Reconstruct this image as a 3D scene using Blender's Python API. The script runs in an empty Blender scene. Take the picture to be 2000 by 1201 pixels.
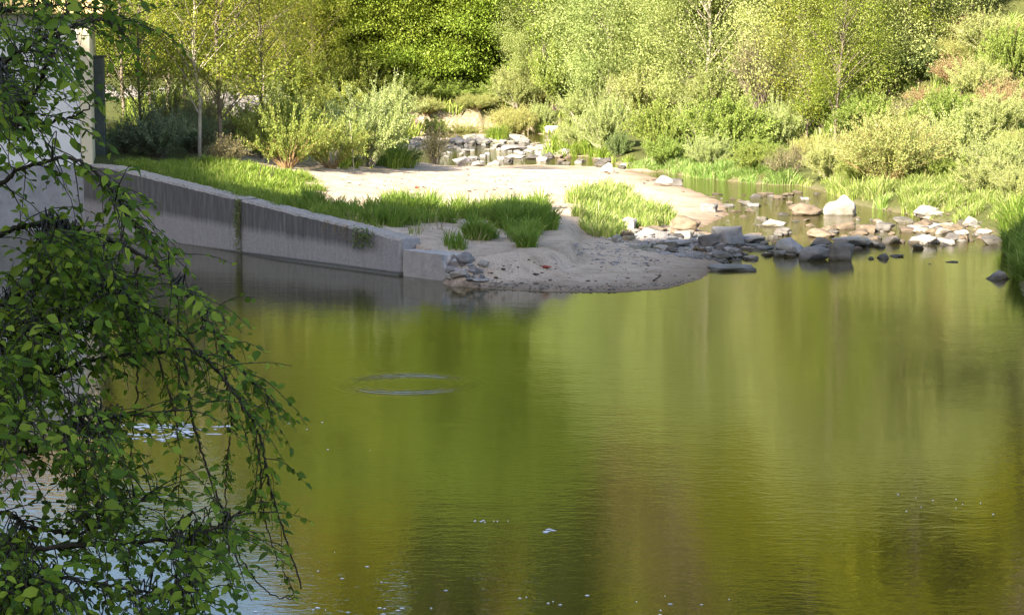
import bpy, bmesh, math, random
import numpy as np
from mathutils import Vector, Matrix, noise as mnoise
S = bpy.context.scene
C = bpy.context.collection
R = math.radians
rng = np.random.default_rng(7)
random.seed(7)

# ------------------------------------------------------------------ camera
PITCH = R(7.0); CZ = 5.0; F = 4000.0
cam = bpy.data.cameras.new('camera'); camo = bpy.data.objects.new('camera', cam); C.objects.link(camo)
camo.location = (0, 0, CZ); camo.rotation_euler = (R(90) - PITCH, 0, 0)
cam.sensor_width = 36; cam.lens = 72; cam.clip_start = 0.1; cam.clip_end = 3000
S.camera = camo
# ------------------------------------------------------------------ light
SUN_H = (0.50, 0.866); SUN_E = R(28)
w = bpy.data.worlds.new('World'); S.world = w; w.use_nodes = True
nt = w.node_tree; nt.nodes.clear()
sky = nt.nodes.new('ShaderNodeTexSky'); sky.sky_type = 'NISHITA'; sky.sun_disc = False
sky.sun_elevation = SUN_E; sky.sun_rotation = math.atan2(-SUN_H[0], -SUN_H[1]); sky.dust_density = 2.0
bg = nt.nodes.new('ShaderNodeBackground'); bg.inputs[1].default_value = 0.085
out = nt.nodes.new('ShaderNodeOutputWorld')
nt.links.new(sky.outputs[0], bg.inputs[0]); nt.links.new(bg.outputs[0], out.inputs[0])
sun = bpy.data.lights.new('sun', 'SUN'); sun.energy = 5.0; sun.angle = R(0.5); sun.color = (1.0, 0.87, 0.68)
suno = bpy.data.objects.new('sun', sun); C.objects.link(suno); suno.location = (-60, -40, 80)
suno.rotation_euler = Vector((SUN_H[0]*math.cos(SUN_E), SUN_H[1]*math.cos(SUN_E), -math.sin(SUN_E))).to_track_quat('-Z', 'Y').to_euler()
S.view_settings.view_transform = 'Standard'; S.view_settings.look = 'None'
S.view_settings.exposure = 2.2; S.view_settings.gamma = 1.0
S.render.engine = 'CYCLES'
S.cycles.filter_width = 1.4
S.cycles.max_bounces = 6; S.cycles.transparent_max_bounces = 4

# ------------------------------------------------------------------ pixel helpers
cp, sp = math.cos(PITCH), math.sin(PITCH)
def ray(px, py):
    u = (px - 1000) / F; v = (600.5 - py) / F
    return (u, cp + v*sp, -sp + v*cp)
def at(px, py, z):
    r = ray(px, py); t = (z - CZ) / r[2]
    return (r[0]*t, r[1]*t, z)
def atY(px, py, Y):
    r = ray(px, py); t = Y / r[1]
    return (r[0]*t, Y, CZ + r[2]*t)
def xy(px, py, z): return at(px, py, z)[:2]

# ------------------------------------------------------------------ object helpers
def tag(o, label=None, cat=None, group=None, kind=None):
    if label: o['label'] = label
    if cat: o['category'] = cat
    if group: o['group'] = group
    if kind: o['kind'] = kind
    return o
def empty(name, loc, rz=0.0, sc=(1, 1, 1)):
    o = bpy.data.objects.new(name, None); C.objects.link(o); o.empty_display_size = 0.2
    o.location = loc; o.rotation_euler = (0, 0, rz); o.scale = sc
    return o
def link(name, me, parent=None):
    o = bpy.data.objects.new(name, me); C.objects.link(o)
    if parent: o.parent = parent
    return o
def kids(o): return list(o.children)
def copy_tree(o, parent=None):
    c = o.copy(); C.objects.link(c)
    if parent: c.parent = parent
    for ch in kids(o): copy_tree(ch, c)
    return c
def npmesh(name, V, Fc, mat=None, smooth=False):
    """V (N,3), Fc list of int arrays (M,k)"""
    me = bpy.data.meshes.new(name)
    V = np.asarray(V, np.float32)
    if not isinstance(Fc, list): Fc = [Fc]
    Fc = [np.asarray(f, np.int32) for f in Fc if len(f)]
    me.vertices.add(len(V)); me.vertices.foreach_set('co', V.ravel())
    nl = sum(f.size for f in Fc); npoly = sum(len(f) for f in Fc)
    me.loops.add(nl); me.polygons.add(npoly)
    me.loops.foreach_set('vertex_index', np.concatenate([f.ravel() for f in Fc]))
    tot = np.concatenate([np.full(len(f), f.shape[1], np.int32) for f in Fc])
    st = np.concatenate([[0], np.cumsum(tot)[:-1]]).astype(np.int32)
    me.polygons.foreach_set('loop_start', st)
    me.update(calc_edges=True); me.validate()
    if smooth: me.polygons.foreach_set('use_smooth', np.ones(len(me.polygons), bool))
    if mat: me.materials.append(mat)
    return me
class MB:
    """collects arrays of vertices and faces"""
    def __init__(s): s.V = []; s.F = {}; s.n = 0
    def add(s, V, Fc):
        V = np.asarray(V, float).reshape(-1, 3); Fc = np.asarray(Fc, int)
        s.V.append(V); s.F.setdefault(Fc.shape[1], []).append(Fc + s.n); s.n += len(V)
    def tube(s, P, r0, r1=None, k=5):
        P = np.asarray(P, float); n = len(P)
        if r1 is None: r1 = r0
        rad = np.linspace(r0, r1, n)
        T = np.gradient(P, axis=0); T /= np.linalg.norm(T, axis=1)[:, None] + 1e-9
        ref = np.where(np.abs(T[:, 2:3]) > 0.9, np.array([[1., 0, 0]]), np.array([[0, 0, 1.]]))
        A = np.cross(T, ref); A /= np.linalg.norm(A, axis=1)[:, None] + 1e-9
        B = np.cross(T, A)
        a = np.arange(k) * 2*np.pi/k
        V = (P[:, None, :] + rad[:, None, None]*(np.cos(a)[None, :, None]*A[:, None, :] + np.sin(a)[None, :, None]*B[:, None, :])).reshape(-1, 3)
        i = np.arange(n-1)[:, None]*k; j = np.arange(k)[None, :]; j2 = (j+1) % k
        s.add(V, np.stack([i+j, i+j2, i+k+j2, i+k+j], -1).reshape(-1, 4))
    def mesh(s, name, mat, smooth=True):
        return npmesh(name, np.concatenate(s.V), [np.concatenate(v) for v in s.F.values()], mat, smooth)

def rand_unit(n):
    v = rng.normal(size=(n, 3)); return v / np.linalg.norm(v, axis=1)[:, None]
def leaf_quads(P, D, N, L, W, bend=0.15):
    """rhombic leaves at P pointing along D with normal N"""
    D = D / (np.linalg.norm(D, axis=1)[:, None] + 1e-9)
    Sd = np.cross(D, N); Sd /= np.linalg.norm(Sd, axis=1)[:, None] + 1e-9
    N2 = np.cross(Sd, D)
    L = np.broadcast_to(L, (len(P),))[:, None]; W = np.broadcast_to(W, (len(P),))[:, None]
    v0 = P; v1 = P + D*L*0.45 + Sd*W*0.5 + N2*L*bend; v2 = P + D*L; v3 = P + D*L*0.45 - Sd*W*0.5 + N2*L*bend
    V = np.stack([v0, v1, v2, v3], 1).reshape(-1, 3)
    return V, np.arange(len(P)*4).reshape(-1, 4)

def vnoise(x, y, s=1.0, seed=0):
    x = np.asarray(x, float)/s + seed*17.3; y = np.asarray(y, float)/s - seed*9.7
    xi = np.floor(x); yi = np.floor(y); fx = x-xi; fy = y-yi
    fx = fx*fx*(3-2*fx); fy = fy*fy*(3-2*fy)
    def hsh(a, b):
        t = np.sin(a*127.1 + b*311.7 + seed*3.1)*43758.5453
        return t - np.floor(t)
    return (hsh(xi, yi)*(1-fx) + hsh(xi+1, yi)*fx)*(1-fy) + (hsh(xi, yi+1)*(1-fx) + hsh(xi+1, yi+1)*fx)*fy - 0.5
def sstep(a, b, x):
    t = np.clip((x-a)/(b-a), 0, 1); return t*t*(3-2*t)
def sd_poly(x, y, poly):
    """positive inside"""
    x = np.asarray(x, float); y = np.asarray(y, float)
    d = np.full(x.shape, 1e18); ins = np.zeros(x.shape, bool)
    n = len(poly)
    for i in range(n):
        ax, ay = poly[i]; bx, by = poly[(i+1) % n]
        ex, ey = bx-ax, by-ay
        t = np.clip(((x-ax)*ex + (y-ay)*ey)/(ex*ex+ey*ey), 0, 1)
        d = np.minimum(d, (x-ax-t*ex)**2 + (y-ay-t*ey)**2)
        c = (ay > y) != (by > y)
        with np.errstate(divide='ignore', invalid='ignore'):
            ins ^= c & (x < (bx-ax)*(y-ay)/(by-ay if by != ay else 1e-9) + ax)
    d = np.sqrt(d); return np.where(ins, d, -d)

# ------------------------------------------------------------------ materials
def mat(name):
    m = bpy.data.materials.new(name); m.use_nodes = True
    t = m.node_tree; t.nodes.clear()
    o = t.nodes.new('ShaderNodeOutputMaterial')
    return m, t, o
def nd(t, kind, **kw):
    n = t.nodes.new(kind)
    for k, v in kw.items():
        if k in ('op',): n.operation = v
        else: setattr(n, k, v)
    return n
def ramp(t, fac, stops, interp='LINEAR'):
    n = t.nodes.new('ShaderNodeValToRGB'); n.color_ramp.interpolation = interp
    e = n.color_ramp.elements
    while len(e) > 1: e.remove(e[0])
    e[0].position = stops[0][0]; e[0].color = (*stops[0][1], 1)
    for p, c in stops[1:]:
        q = e.new(p); q.color = (*c, 1)
    if fac is not None: t.links.new(fac, n.inputs[0])
    return n
def noise(t, scale, detail=4, vec=None, rough=0.55):
    n = t.nodes.new('ShaderNodeTexNoise'); n.inputs['Scale'].default_value = scale
    n.inputs['Detail'].default_value = detail; n.inputs['Roughness'].default_value = rough
    if vec is not None: t.links.new(vec, n.inputs['Vector'])
    return n
def math_n(t, op, a, b=None, c=None):
    n = t.nodes.new('ShaderNodeMath'); n.operation = op
    for i, v in enumerate((a, b, c)):
        if v is None: continue
        if isinstance(v, (int, float)): n.inputs[i].default_value = v
        else: t.links.new(v, n.inputs[i])
    return n.outputs[0]
def mixc(t, fac, a, b, mode='MIX'):
    n = t.nodes.new('ShaderNodeMix'); n.data_type = 'RGBA'; n.blend_type = mode
    for i, v in ((0, fac), (6, a), (7, b)):
        if isinstance(v, (int, float)): n.inputs[i].default_value = v
        elif isinstance(v, tuple): n.inputs[i].default_value = (*v, 1)
        else: t.links.new(v, n.inputs[i])
    return n.outputs[2]
def bump(t, h, strength=0.5, dist=0.05):
    n = t.nodes.new('ShaderNodeBump'); n.inputs['Strength'].default_value = strength; n.inputs['Distance'].default_value = dist
    t.links.new(h, n.inputs['Height']); return n.outputs[0]

def leaf_mat(name, cols, transl=0.45, hue_var=0.03, val_var=0.25, clump=0.6):
    """cols: dark -> light leaf colours, varied per leaf, per clump and per plant"""
    m, t, o = mat(name)
    g = nd(t, 'ShaderNodeNewGeometry'); oi = nd(t, 'ShaderNodeObjectInfo'); tc = nd(t, 'ShaderNodeTexCoord')
    r = ramp(t, g.outputs['Random Per Island'], [(i/(len(cols)-1), c) for i, c in enumerate(cols)])
    nz = noise(t, clump, 2, g.outputs['Position'])
    h = nd(t, 'ShaderNodeHueSaturation')
    t.links.new(math_n(t, 'MULTIPLY_ADD', oi.outputs['Random'], hue_var*2, 0.5-hue_var), h.inputs['Hue'])
    v = math_n(t, 'MULTIPLY_ADD', nz.outputs[0], val_var*2, 1-val_var)
    t.links.new(v, h.inputs['Value']); t.links.new(r.outputs[0], h.inputs['Color'])
    d = nd(t, 'ShaderNodeBsdfDiffuse'); tr = nd(t, 'ShaderNodeBsdfTranslucent'); gl = nd(t, 'ShaderNodeBsdfGlossy')
    gl.inputs['Roughness'].default_value = 0.45
    t.links.new(h.outputs[0], d.inputs[0])
    ty = mixc(t, 0.35, h.outputs[0], (0.30, 0.38, 0.07))
    t.links.new(ty, tr.inputs[0])
    a = nd(t, 'ShaderNodeMixShader'); a.inputs[0].default_value = transl
    t.links.new(d.outputs[0], a.inputs[1]); t.links.new(tr.outputs[0], a.inputs[2])
    b = nd(t, 'ShaderNodeMixShader'); b.inputs[0].default_value = 0.015
    t.links.new(a.outputs[0], b.inputs[1]); t.links.new(gl.outputs[0], b.inputs[2])
    t.links.new(b.outputs[0], o.inputs[0])
    return m
def simple_mat(name, c1, c2, scale=5, rough=0.85, bmp=0.3, bdist=0.03, stretch=(1, 1, 1), rnd=0.0, wet=False):
    m, t, o = mat(name)
    tc = nd(t, 'ShaderNodeTexCoord'); mp = nd(t, 'ShaderNodeMapping'); mp.inputs['Scale'].default_value = stretch
    t.links.new(tc.outputs['Object'], mp.inputs[0])
    n = noise(t, scale, 6, mp.outputs[0], 0.6)
    r = ramp(t, n.outputs[0], [(0.3, c1), (0.7, c2)])
    col = r.outputs[0]
    if rnd:
        oi = nd(t, 'ShaderNodeObjectInfo'); h = nd(t, 'ShaderNodeHueSaturation')
        t.links.new(math_n(t, 'MULTIPLY_ADD', oi.outputs['Random'], rnd*2, 1-rnd), h.inputs['Value']); t.links.new(col, h.inputs['Color']); col = h.outputs[0]
    if wet:                                                        # dark wet and algae band just above the river level
        g = nd(t, 'ShaderNodeNewGeometry'); sx = nd(t, 'ShaderNodeSeparateXYZ'); t.links.new(g.outputs['Position'], sx.inputs[0])
        wl = nd(t, 'ShaderNodeMapRange'); wl.inputs[1].default_value = 50; wl.inputs[2].default_value = 72; wl.inputs[3].default_value = 0.03; wl.inputs[4].default_value = .20
        t.links.new(sx.outputs[1], wl.inputs[0])
        nn = noise(t, 7, 3, g.outputs['Position'])
        dz = math_n(t, 'SUBTRACT', math_n(t, 'SUBTRACT', sx.outputs[2], wl.outputs[0]), math_n(t, 'MULTIPLY', nn.outputs[0], .10))
        k = nd(t, 'ShaderNodeMapRange'); k.inputs[1].default_value = .05; k.inputs[2].default_value = -.03; t.links.new(dz, k.inputs[0])
        col = mixc(t, math_n(t, 'MULTIPLY', k.outputs[0], .75), col, (0.045, 0.042, 0.028))
        mo = ramp(t, noise(t, 1.1, 4, g.outputs['Position']).outputs[0], [(.52, (1, 1, 1)), (.68, (.72, .74, .58))])
        col = mixc(t, 1.0, col, mo.outputs[0], 'MULTIPLY')
    p = nd(t, 'ShaderNodeBsdfPrincipled'); p.inputs['Roughness'].default_value = rough
    p.inputs['Specular IOR Level'].default_value = 0.3
    t.links.new(col, p.inputs['Base Color'])
    n2 = noise(t, scale*4, 5, mp.outputs[0], 0.65)
    t.links.new(bump(t, n2.outputs[0], bmp, bdist), p.inputs['Normal'])
    t.links.new(p.outputs[0], o.inputs[0])
    return m

M = {}
M['beech'] = leaf_mat('beech leaves', [(0.17, 0.25, 0.03), (0.23, 0.31, 0.04), (0.29, 0.36, 0.06)], 0.45, 0.012, 0.22, 0.35)
M['hillleaf'] = leaf_mat('hillside leaves', [(0.22, 0.25, 0.012), (0.30, 0.32, 0.018), (0.38, 0.36, 0.03)], 0.45, 0.03, 0.25, 0.25)
M['hillbrown'] = leaf_mat('budding brown crown', [(0.19, 0.15, 0.06), (0.26, 0.21, 0.08), (0.30, 0.26, 0.08)], 0.3, 0.01, 0.2, 0.25)
M['hilldark'] = leaf_mat('dark needles', [(0.05, 0.075, 0.015), (0.08, 0.105, 0.02), (0.11, 0.13, 0.025)], 0.15, 0.01, 0.2, 0.25)
M['willow'] = leaf_mat('willow leaves', [(0.30, 0.36, 0.11), (0.36, 0.42, 0.15), (0.43, 0.48, 0.20)], 0.4, 0.015, 0.22, 0.6)
M['yellowwillow'] = leaf_mat('yellow willow leaves', [(0.29, 0.34, 0.10), (0.36, 0.40, 0.13), (0.42, 0.45, 0.18)], 0.4, 0.015, 0.2, 0.6)
M['darkshrub'] = leaf_mat('dark shrub leaves', [(0.11, 0.165, 0.05), (0.155, 0.21, 0.07), (0.20, 0.255, 0.10)], 0.35, 0.02, 0.25, 0.7)
M['bushleaf'] = leaf_mat('bush leaves', [(0.19, 0.27, 0.05), (0.26, 0.33, 0.07), (0.33, 0.38, 0.10)], 0.45, 0.02, 0.25, 0.6)
M['blueshrub'] = leaf_mat('blue green shrub leaves', [(0.16, 0.22, 0.13), (0.21, 0.27, 0.165), (0.26, 0.31, 0.21)], 0.35, 0.01, 0.25, 0.7)
M['sparse'] = leaf_mat('young tree leaves', [(0.20, 0.24, 0.03), (0.26, 0.29, 0.04), (0.32, 0.33, 0.06)], 0.5, 0.02, 0.2, 0.7)
M['brownleaf'] = leaf_mat('brown buds', [(0.19, 0.17, 0.08), (0.25, 0.23, 0.10), (0.27, 0.29, 0.12)], 0.3, 0.02, 0.2, 0.7)
M['redtwig'] = leaf_mat('reddish buds', [(0.26, 0.17, 0.10), (0.32, 0.23, 0.13), (0.30, 0.30, 0.13)], 0.3, 0.02, 0.2, 0.7)
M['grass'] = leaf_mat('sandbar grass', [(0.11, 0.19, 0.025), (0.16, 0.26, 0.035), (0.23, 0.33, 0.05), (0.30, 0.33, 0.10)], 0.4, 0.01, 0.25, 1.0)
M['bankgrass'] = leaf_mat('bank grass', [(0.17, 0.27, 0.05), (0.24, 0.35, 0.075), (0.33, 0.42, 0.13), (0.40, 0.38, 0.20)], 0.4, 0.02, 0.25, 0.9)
M['drygrass'] = leaf_mat('dry grass', [(0.30, 0.22, 0.12), (0.40, 0.31, 0.20), (0.34, 0.32, 0.14)], 0.3, 0.02, 0.2, 0.8)
M['fgleaf'] = leaf_mat('overhanging leaves', [(0.05, 0.10, 0.010), (0.10, 0.18, 0.014), (0.17, 0.27, 0.02), (0.32, 0.40, 0.035)], 0.35, 0.0, 0.3, 5.0)
M['bark'] = simple_mat('grey bark', (0.10, 0.08, 0.06), (0.20, 0.17, 0.13), 6, 0.9, 0.5, 0.03, (1, 1, 0.3))
M['palebark'] = simple_mat('pale bark', (0.28, 0.25, 0.20), (0.42, 0.38, 0.32), 6, 0.9, 0.4, 0.02, (1, 1, 0.3))
M['redbark'] = simple_mat('reddish stems', (0.20, 0.12, 0.06), (0.34, 0.24, 0.12), 6, 0.9, 0.4, 0.02)
M['fgbark'] = simple_mat('dark twig bark', (0.03, 0.025, 0.016), (0.075, 0.06, 0.04), 30, 0.8, 0.4, 0.004)
M['shoot'] = simple_mat('reddish shoot bark', (0.05, 0.03, 0.018), (0.10, 0.065, 0.035), 30, 0.7, 0.3, 0.003)
M['drift'] = simple_mat('driftwood', (0.20, 0.16, 0.12), (0.38, 0.32, 0.26), 8, 0.9, 0.4, 0.02)
M['rock'] = simple_mat('grey rock', (0.16, 0.155, 0.16), (0.30, 0.29, 0.285), 2.5, 0.85, 0.5, 0.06, (1, 1, 1), 0.25, wet=True)
M['palerock'] = simple_mat('pale rock', (0.25, 0.23, 0.215), (0.40, 0.37, 0.345), 2.5, 0.85, 0.5, 0.06, (1, 1, 1), 0.12, wet=True)
M['brownrock'] = simple_mat('brown rock', (0.10, 0.075, 0.055), (0.20, 0.16, 0.12), 2.5, 0.85, 0.5, 0.06, (1, 1, 1), 0.2, wet=True)
M['darkrock'] = simple_mat('dark wet rock', (0.07, 0.065, 0.06), (0.15, 0.14, 0.13), 2.5, 0.6, 0.5, 0.06, (1, 1, 1), 0.2, wet=True)
M['litter'] = simple_mat('dark litter', (0.05, 0.035, 0.03), (0.13, 0.09, 0.07), 9, 0.9, 0.3, 0.01)
M['foam'] = simple_mat('river foam', (0.75, 0.75, 0.75), (0.85, 0.85, 0.85), 20, 0.6, 0.4, 0.01)

# ------------------------------------------------------------------ plan of the place
WA = np.array(xy(870, 550, 0)); WB = np.array(xy(210, 462, 0)); WL = float(np.linalg.norm(WB-WA)); WD = (WB-WA)/WL
WN = np.array([WD[1], -WD[0]])
if WN[1] < 0: WN = -WN                                     # points away from the pool
def wall_z(s): return np.interp(s, [0, 1.6, WL], [0.80, 0.84, 1.95])
right_shore = [xy(*p) for p in ((2060, 650, 0), (1995, 575, 0), (1965, 505, 0), (1935, 462, .1), (1800, 425, .15), (1665, 398, .2), (1620, 378, .2), (1560, 364, .2), (1480, 362, .2), (1350, 347, .25), (1245, 330, .3), (1140, 306, .45), (1095, 285, .6), (1085, 258, .8))]
bar = [xy(*p) for p in ((902, 556, 0), (935, 562, 0), (1000, 566, 0), (1100, 570, 0), (1200, 570, 0), (1300, 563, 0), (1370, 543, 0), (1395, 520, 0), (1440, 500, 0.0), (1420, 470, .05), (1360, 450, .1), (1420, 420, .15), (1410, 396, .15), (1350, 372, .2), (1285, 352, .2), (1200, 328, .3), (1050, 322, .35), (880, 318, .5), (780, 318, .6))] + [(-9, 90), (-15, 86), (-14, 59), tuple(WB + WN*.1), tuple(WA + WN*.1)]
terr = [tuple(WA + WN*.2 + WD*.1)] + [xy(*p) for p in ((900, 505, .6), (960, 512, .5), (1080, 502, .5), (1135, 480, .5), (1128, 445, .62), (1150, 408, .7), (1195, 382, .75), (1205, 352, .8), (1100, 334, .95), (900, 329, 1.0), (780, 327, 1.05))] + [(-9, 84), (-15, 84), (-14, 59), tuple(WB + WN*.2)]
river = [(-30, 11), (16, 9), (15.5, 22), (13.2, 34)] + right_shore + [xy(790, 258, .9), (-8.5, 92), (-15, 88), (-14.5, 58), (-30, 58)]
crest = [(-100, 45, 57), (-85, 23, 59), (-72, 4, 59), (-65.5, -16, 57.5), (-61.5, -24.5, 58.4), (-58.2, -27.5, 54.7), (-54.8, -27.6, 54.3), (-49, -29.5, 54.2), (-46.2, -35, 56.2), (-43, -44.3, 62), (-37.5, -58, 70), (-34, -90, 78)]
CR = []
for a, b in zip(crest[:-1], crest[1:]):
    for k in range(8):
        q = k/8; CR.append(tuple(a[i]*(1-q)+b[i]*q for i in range(3)))
def foot(x): return np.interp(x, [-60, -12, 0, 6, 10, 14, 18, 26, 60], [108, 110, 109, 104, 94, 80, 71, 60, 52])
def water_z(y): return np.interp(y, [0, 50, 56, 72, 88, 108, 120], [0, 0, 0.12, 0.2, 0.32, 0.85, 0.9])
def hgt(x, y):
    x = np.asarray(x, float); y = np.asarray(y, float)
    sr = sd_poly(x, y, river); sb = sd_poly(x, y, bar); stt = sd_poly(x, y, terr)
    wz = water_z(y)
    n1 = vnoise(x, y, 3.0, 1)+0.5*vnoise(x, y, 1.3, 2); n2 = vnoise(x, y, .6, 3); n3 = vnoise(x, y, 14, 4)
    # river bed and outer land
    bed = wz - np.minimum(1.2, 0.30*np.maximum(sr, 0) + 0.05)
    shallow = sstep(52, 58, y)
    bed = np.where(shallow > 0, bed*(1-shallow) + shallow*np.maximum(bed, wz-0.18+0.12*n1+.06*n2), bed)
    # boulder run between the bar and the far bank
    bed = np.where(y > 84, wz - 0.1 + 0.45*n1 + .1*n2, bed)
    d = np.maximum(-sr, 0)
    land = wz + np.minimum(0.4, 0.45*d) + 0.035*d + 0.25*n1*np.minimum(1, d/3) + .05*n2
    left = sstep(-11, -15, x)*sstep(56, 60, y)
    land = np.maximum(land, left*(1.95 + 0.03*(y-60) + .1*n1))
    land = np.maximum(land, 0.30*np.clip(12.5-y, 0, 11) - 0.2)
    # far hill
    f = foot(x) + 2.6*vnoise(x, y, 2.4, 31) + 1.2*vnoise(x, y, .9, 32); q = np.maximum(y - f, 0)
    prof = np.interp(q, [0, 2.5, 8, 18, 40, 90, 190, 400], [0, 1.0, 1.7, 4.2, 14.5, 42, 75, 95])
    az = x/np.maximum(y, 1)
    dip = 1 - 0.55*sstep(-0.075, -0.15, az)*sstep(-0.5, -0.25, az)*sstep(130, 180, y)
    land = np.maximum(land, np.where(y > f, 1.0 + prof*dip + n3*np.minimum(q*.08, 3) + n1*np.minimum(q*.06, .5), -9))
    z = np.where(sr > 0, bed, land)
    # gravel and sand bar
    s, n = (x-WA[0])*WD[0] + (y-WA[1])*WD[1], (x-WA[0])*WN[0] + (y-WA[1])*WN[1]
    beach = np.where(sb > 0, wz + 0.03 + np.minimum(0.055*sb, 0.26) + .03*n1*np.minimum(1, sb) + .012*n2, wz + np.maximum(0.22*sb, -1.3))
    z = np.where((sr > 0), np.maximum(z, beach), z)
    mic = .035*vnoise(x, y, .45, 41) + .05*vnoise(x, y, .9, 42)*sstep(.3, -.3, vnoise(x, y, 4, 43))
    tz = mic + np.interp(x, [-14, -11.5, -2.6, 0, 2, 8], [1.95, 1.86, 0.80, 0.66, 0.66, 0.7]) + 0.022*(np.maximum(y, 56)-56) + 0.05*n1 + .03*n2
    tz = tz - 0.20*np.exp(-(((s-.5)/1.3)**2 + ((n-.3)/1.3)**2))
    kw = np.where((x > 1.0) & (y < 58), .16, .5)
    k = sstep(-kw, kw, stt + 0.22*n1 + .14*n2 + .05*vnoise(x, y, .25, 44))
    inwall = (s > 0) & (s < WL+1) & (n > -2) & (n < 2.5)
    k = np.where(inwall & (n > 0.2) & (n < 1.6), np.maximum(k, sstep(0.2, 0.3, n)*sstep(0.05, .4, s)), k)
    z = np.where((k > 0) & (sr > -6), np.maximum(z, z*(1-k) + tz*k), z)
    z = np.where((s > 0) & (s < WL+6) & (n < 0.25) & (n > -14), -1.2, z)
    # wooded spur behind and left of the camera: it shades the pool
    n3r = vnoise(x, y, 8, 21)
    for cx, cy, cz in CR:
        z = np.maximum(z, cz + 1.2*n3r - 1.12*np.hypot(x-cx, y-cy))
    return z
def ground(px, py, lift=0.0):
    r = ray(px, py)
    ts = np.linspace(14, 260, 2400); X = r[0]*ts; Y = r[1]*ts; Z = CZ + r[2]*ts
    hz = np.maximum(hgt(X, Y), water_z(Y)) + lift
    i = int(np.argmax(Z < hz))
    if Z[i] >= hz[i]: i = len(ts)-1
    return (float(X[i]), float(Y[i]), float(hz[i]))
def gz(x, y): return float(hgt(np.array([x]), np.array([y]))[0])

# ------------------------------------------------------------------ ground sheet
def lines(segs):
    o = [segs[0][0]]
    for a, b, st in segs:
        n = max(1, int(round((b-a)/st))); o += list(np.linspace(a, b, n+1)[1:])
    return np.array(o)
gx = lines([(-420, -130, 20), (-130, -30, 3), (-30, -15, .6), (-15, 15, .2), (15, 32, .6), (32, 120, 4), (120, 420, 20)])
gy = lines([(-160, 0, 5), (0, 40, 1), (40, 76, .2), (76, 125, .45), (125, 220, 3), (220, 560, 20)])
GX, GY = np.meshgrid(gx, gy); GZ = hgt(GX.ravel(), GY.ravel())
nx, ny = len(gx), len(gy)
ii = (np.arange(ny-1)[:, None]*nx + np.arange(nx-1)[None, :]).ravel()
quads = np.stack([ii, ii+1, ii+nx+1, ii+nx], 1)
V = np.stack([GX.ravel(), GY.ravel(), GZ], 1)
def ground_mat():
    m, t, o = mat('ground')
    g = nd(t, 'ShaderNodeNewGeometry'); P = g.outputs['Position']
    def attr(n): a = nd(t, 'ShaderNodeAttribute'); a.attribute_name = n; return a.outputs['Fac']
    n1 = noise(t, 0.8, 6, P); n2 = noise(t, 9, 6, P, .7); n3 = noise(t, 40, 3, P)
    sand = ramp(t, n1.outputs[0], [(.3, (0.53, 0.42, 0.32)), (.55, (0.64, 0.53, 0.425)), (.75, (0.71, 0.61, 0.51))])
    sp_ = ramp(t, n3.outputs[0], [(.36, (0.42, 0.38, 0.35)), (.47, (1, 1, 1))])
    sandc = mixc(t, 0.7, sand.outputs[0], sp_.outputs[0], 'MULTIPLY')
    pt = noise(t, 2.6, 5, P, .65); ptr = ramp(t, pt.outputs[0], [(.32, (.66, .63, .60)), (.5, (1, 1, 1)), (.7, (1.08, 1.06, 1.04))])
    sandc = mixc(t, .8, sandc, ptr.outputs[0], 'MULTIPLY')
    wet = mixc(t, attr('wet'), sandc, mixc(t, 1.0, sandc, (0.40, 0.36, 0.31), 'MULTIPLY'))
    soil = ramp(t, n2.outputs[0], [(.3, (0.065, 0.08, 0.025)), (.5, (0.10, 0.12, 0.035)), (.7, (0.16, 0.135, 0.065))])
    a = mixc(t, attr('soil'), wet, soil.outputs[0])
    dry = ramp(t, n2.outputs[0], [(.3, (0.28, 0.19, 0.13)), (.5, (0.42, 0.32, 0.24)), (.7, (0.22, 0.24, 0.09))])
    b = mixc(t, attr('dry'), a, dry.outputs[0])
    scarp = ramp(t, n2.outputs[0], [(.35, (0.30, 0.19, 0.12)), (.5, (0.52, 0.40, 0.31)), (.65, (0.66, 0.58, 0.50))])
    c = mixc(t, attr('scarp'), b, scarp.outputs[0])
    p = nd(t, 'ShaderNodeBsdfPrincipled'); p.inputs['Roughness'].default_value = .95; p.inputs['Specular IOR Level'].default_value = .15
    t.links.new(c, p.inputs['Base Color'])
    hsum = math_n(t, 'ADD', n2.outputs[0], math_n(t, 'MULTIPLY', n3.outputs[0], .4))
    t.links.new(bump(t, hsum, .8, .16), p.inputs['Normal'])
    t.links.new(p.outputs[0], o.inputs[0])
    return m
me = npmesh('ground', V, quads, ground_mat(), True)
x, y = V[:, 0], V[:, 1]
sr = sd_poly(x, y, river); sb = sd_poly(x, y, bar)
q = y - foot(x)
soil = np.clip((-sr+.35)/.6, 0, 1)
soil = np.maximum(soil, sstep(82, 86, y)*sstep(.05, .25, V[:, 2]-water_z(y)))
soil = np.maximum(soil, sstep(-7.5, -10.5, x + .10*(y-60) + 3*vnoise(x, y, 2, 8))*sstep(56, 58, y))
scarp = (sstep(-0.5, 0.4, q)*sstep(4.5, 2.2, q))*sstep(-7.0, -6, x + 2*vnoise(x, y, 3, 9))*sstep(-0.8, -2, x)*sstep(-.25, .0, vnoise(x, y, 1.6, 46)+.15)
dry = sstep(0.1, .35, vnoise(x, y, 7, 11)+.5*vnoise(x, y, 2.5, 12)+.12)*sstep(13, 17, x)*sstep(60, 70, y)*sstep(118, 108, y)
wet = np.clip(1 - (V[:, 2]-water_z(y))/0.13, 0, 1)*(y < 84)
for nme, val in (('soil', soil), ('scarp', scarp), ('dry', dry), ('wet', wet)):
    a = me.attributes.new(nme, 'FLOAT', 'POINT'); a.data.foreach_set('value', val.astype(np.float32))
tag(link('ground', me), kind='structure')

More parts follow.
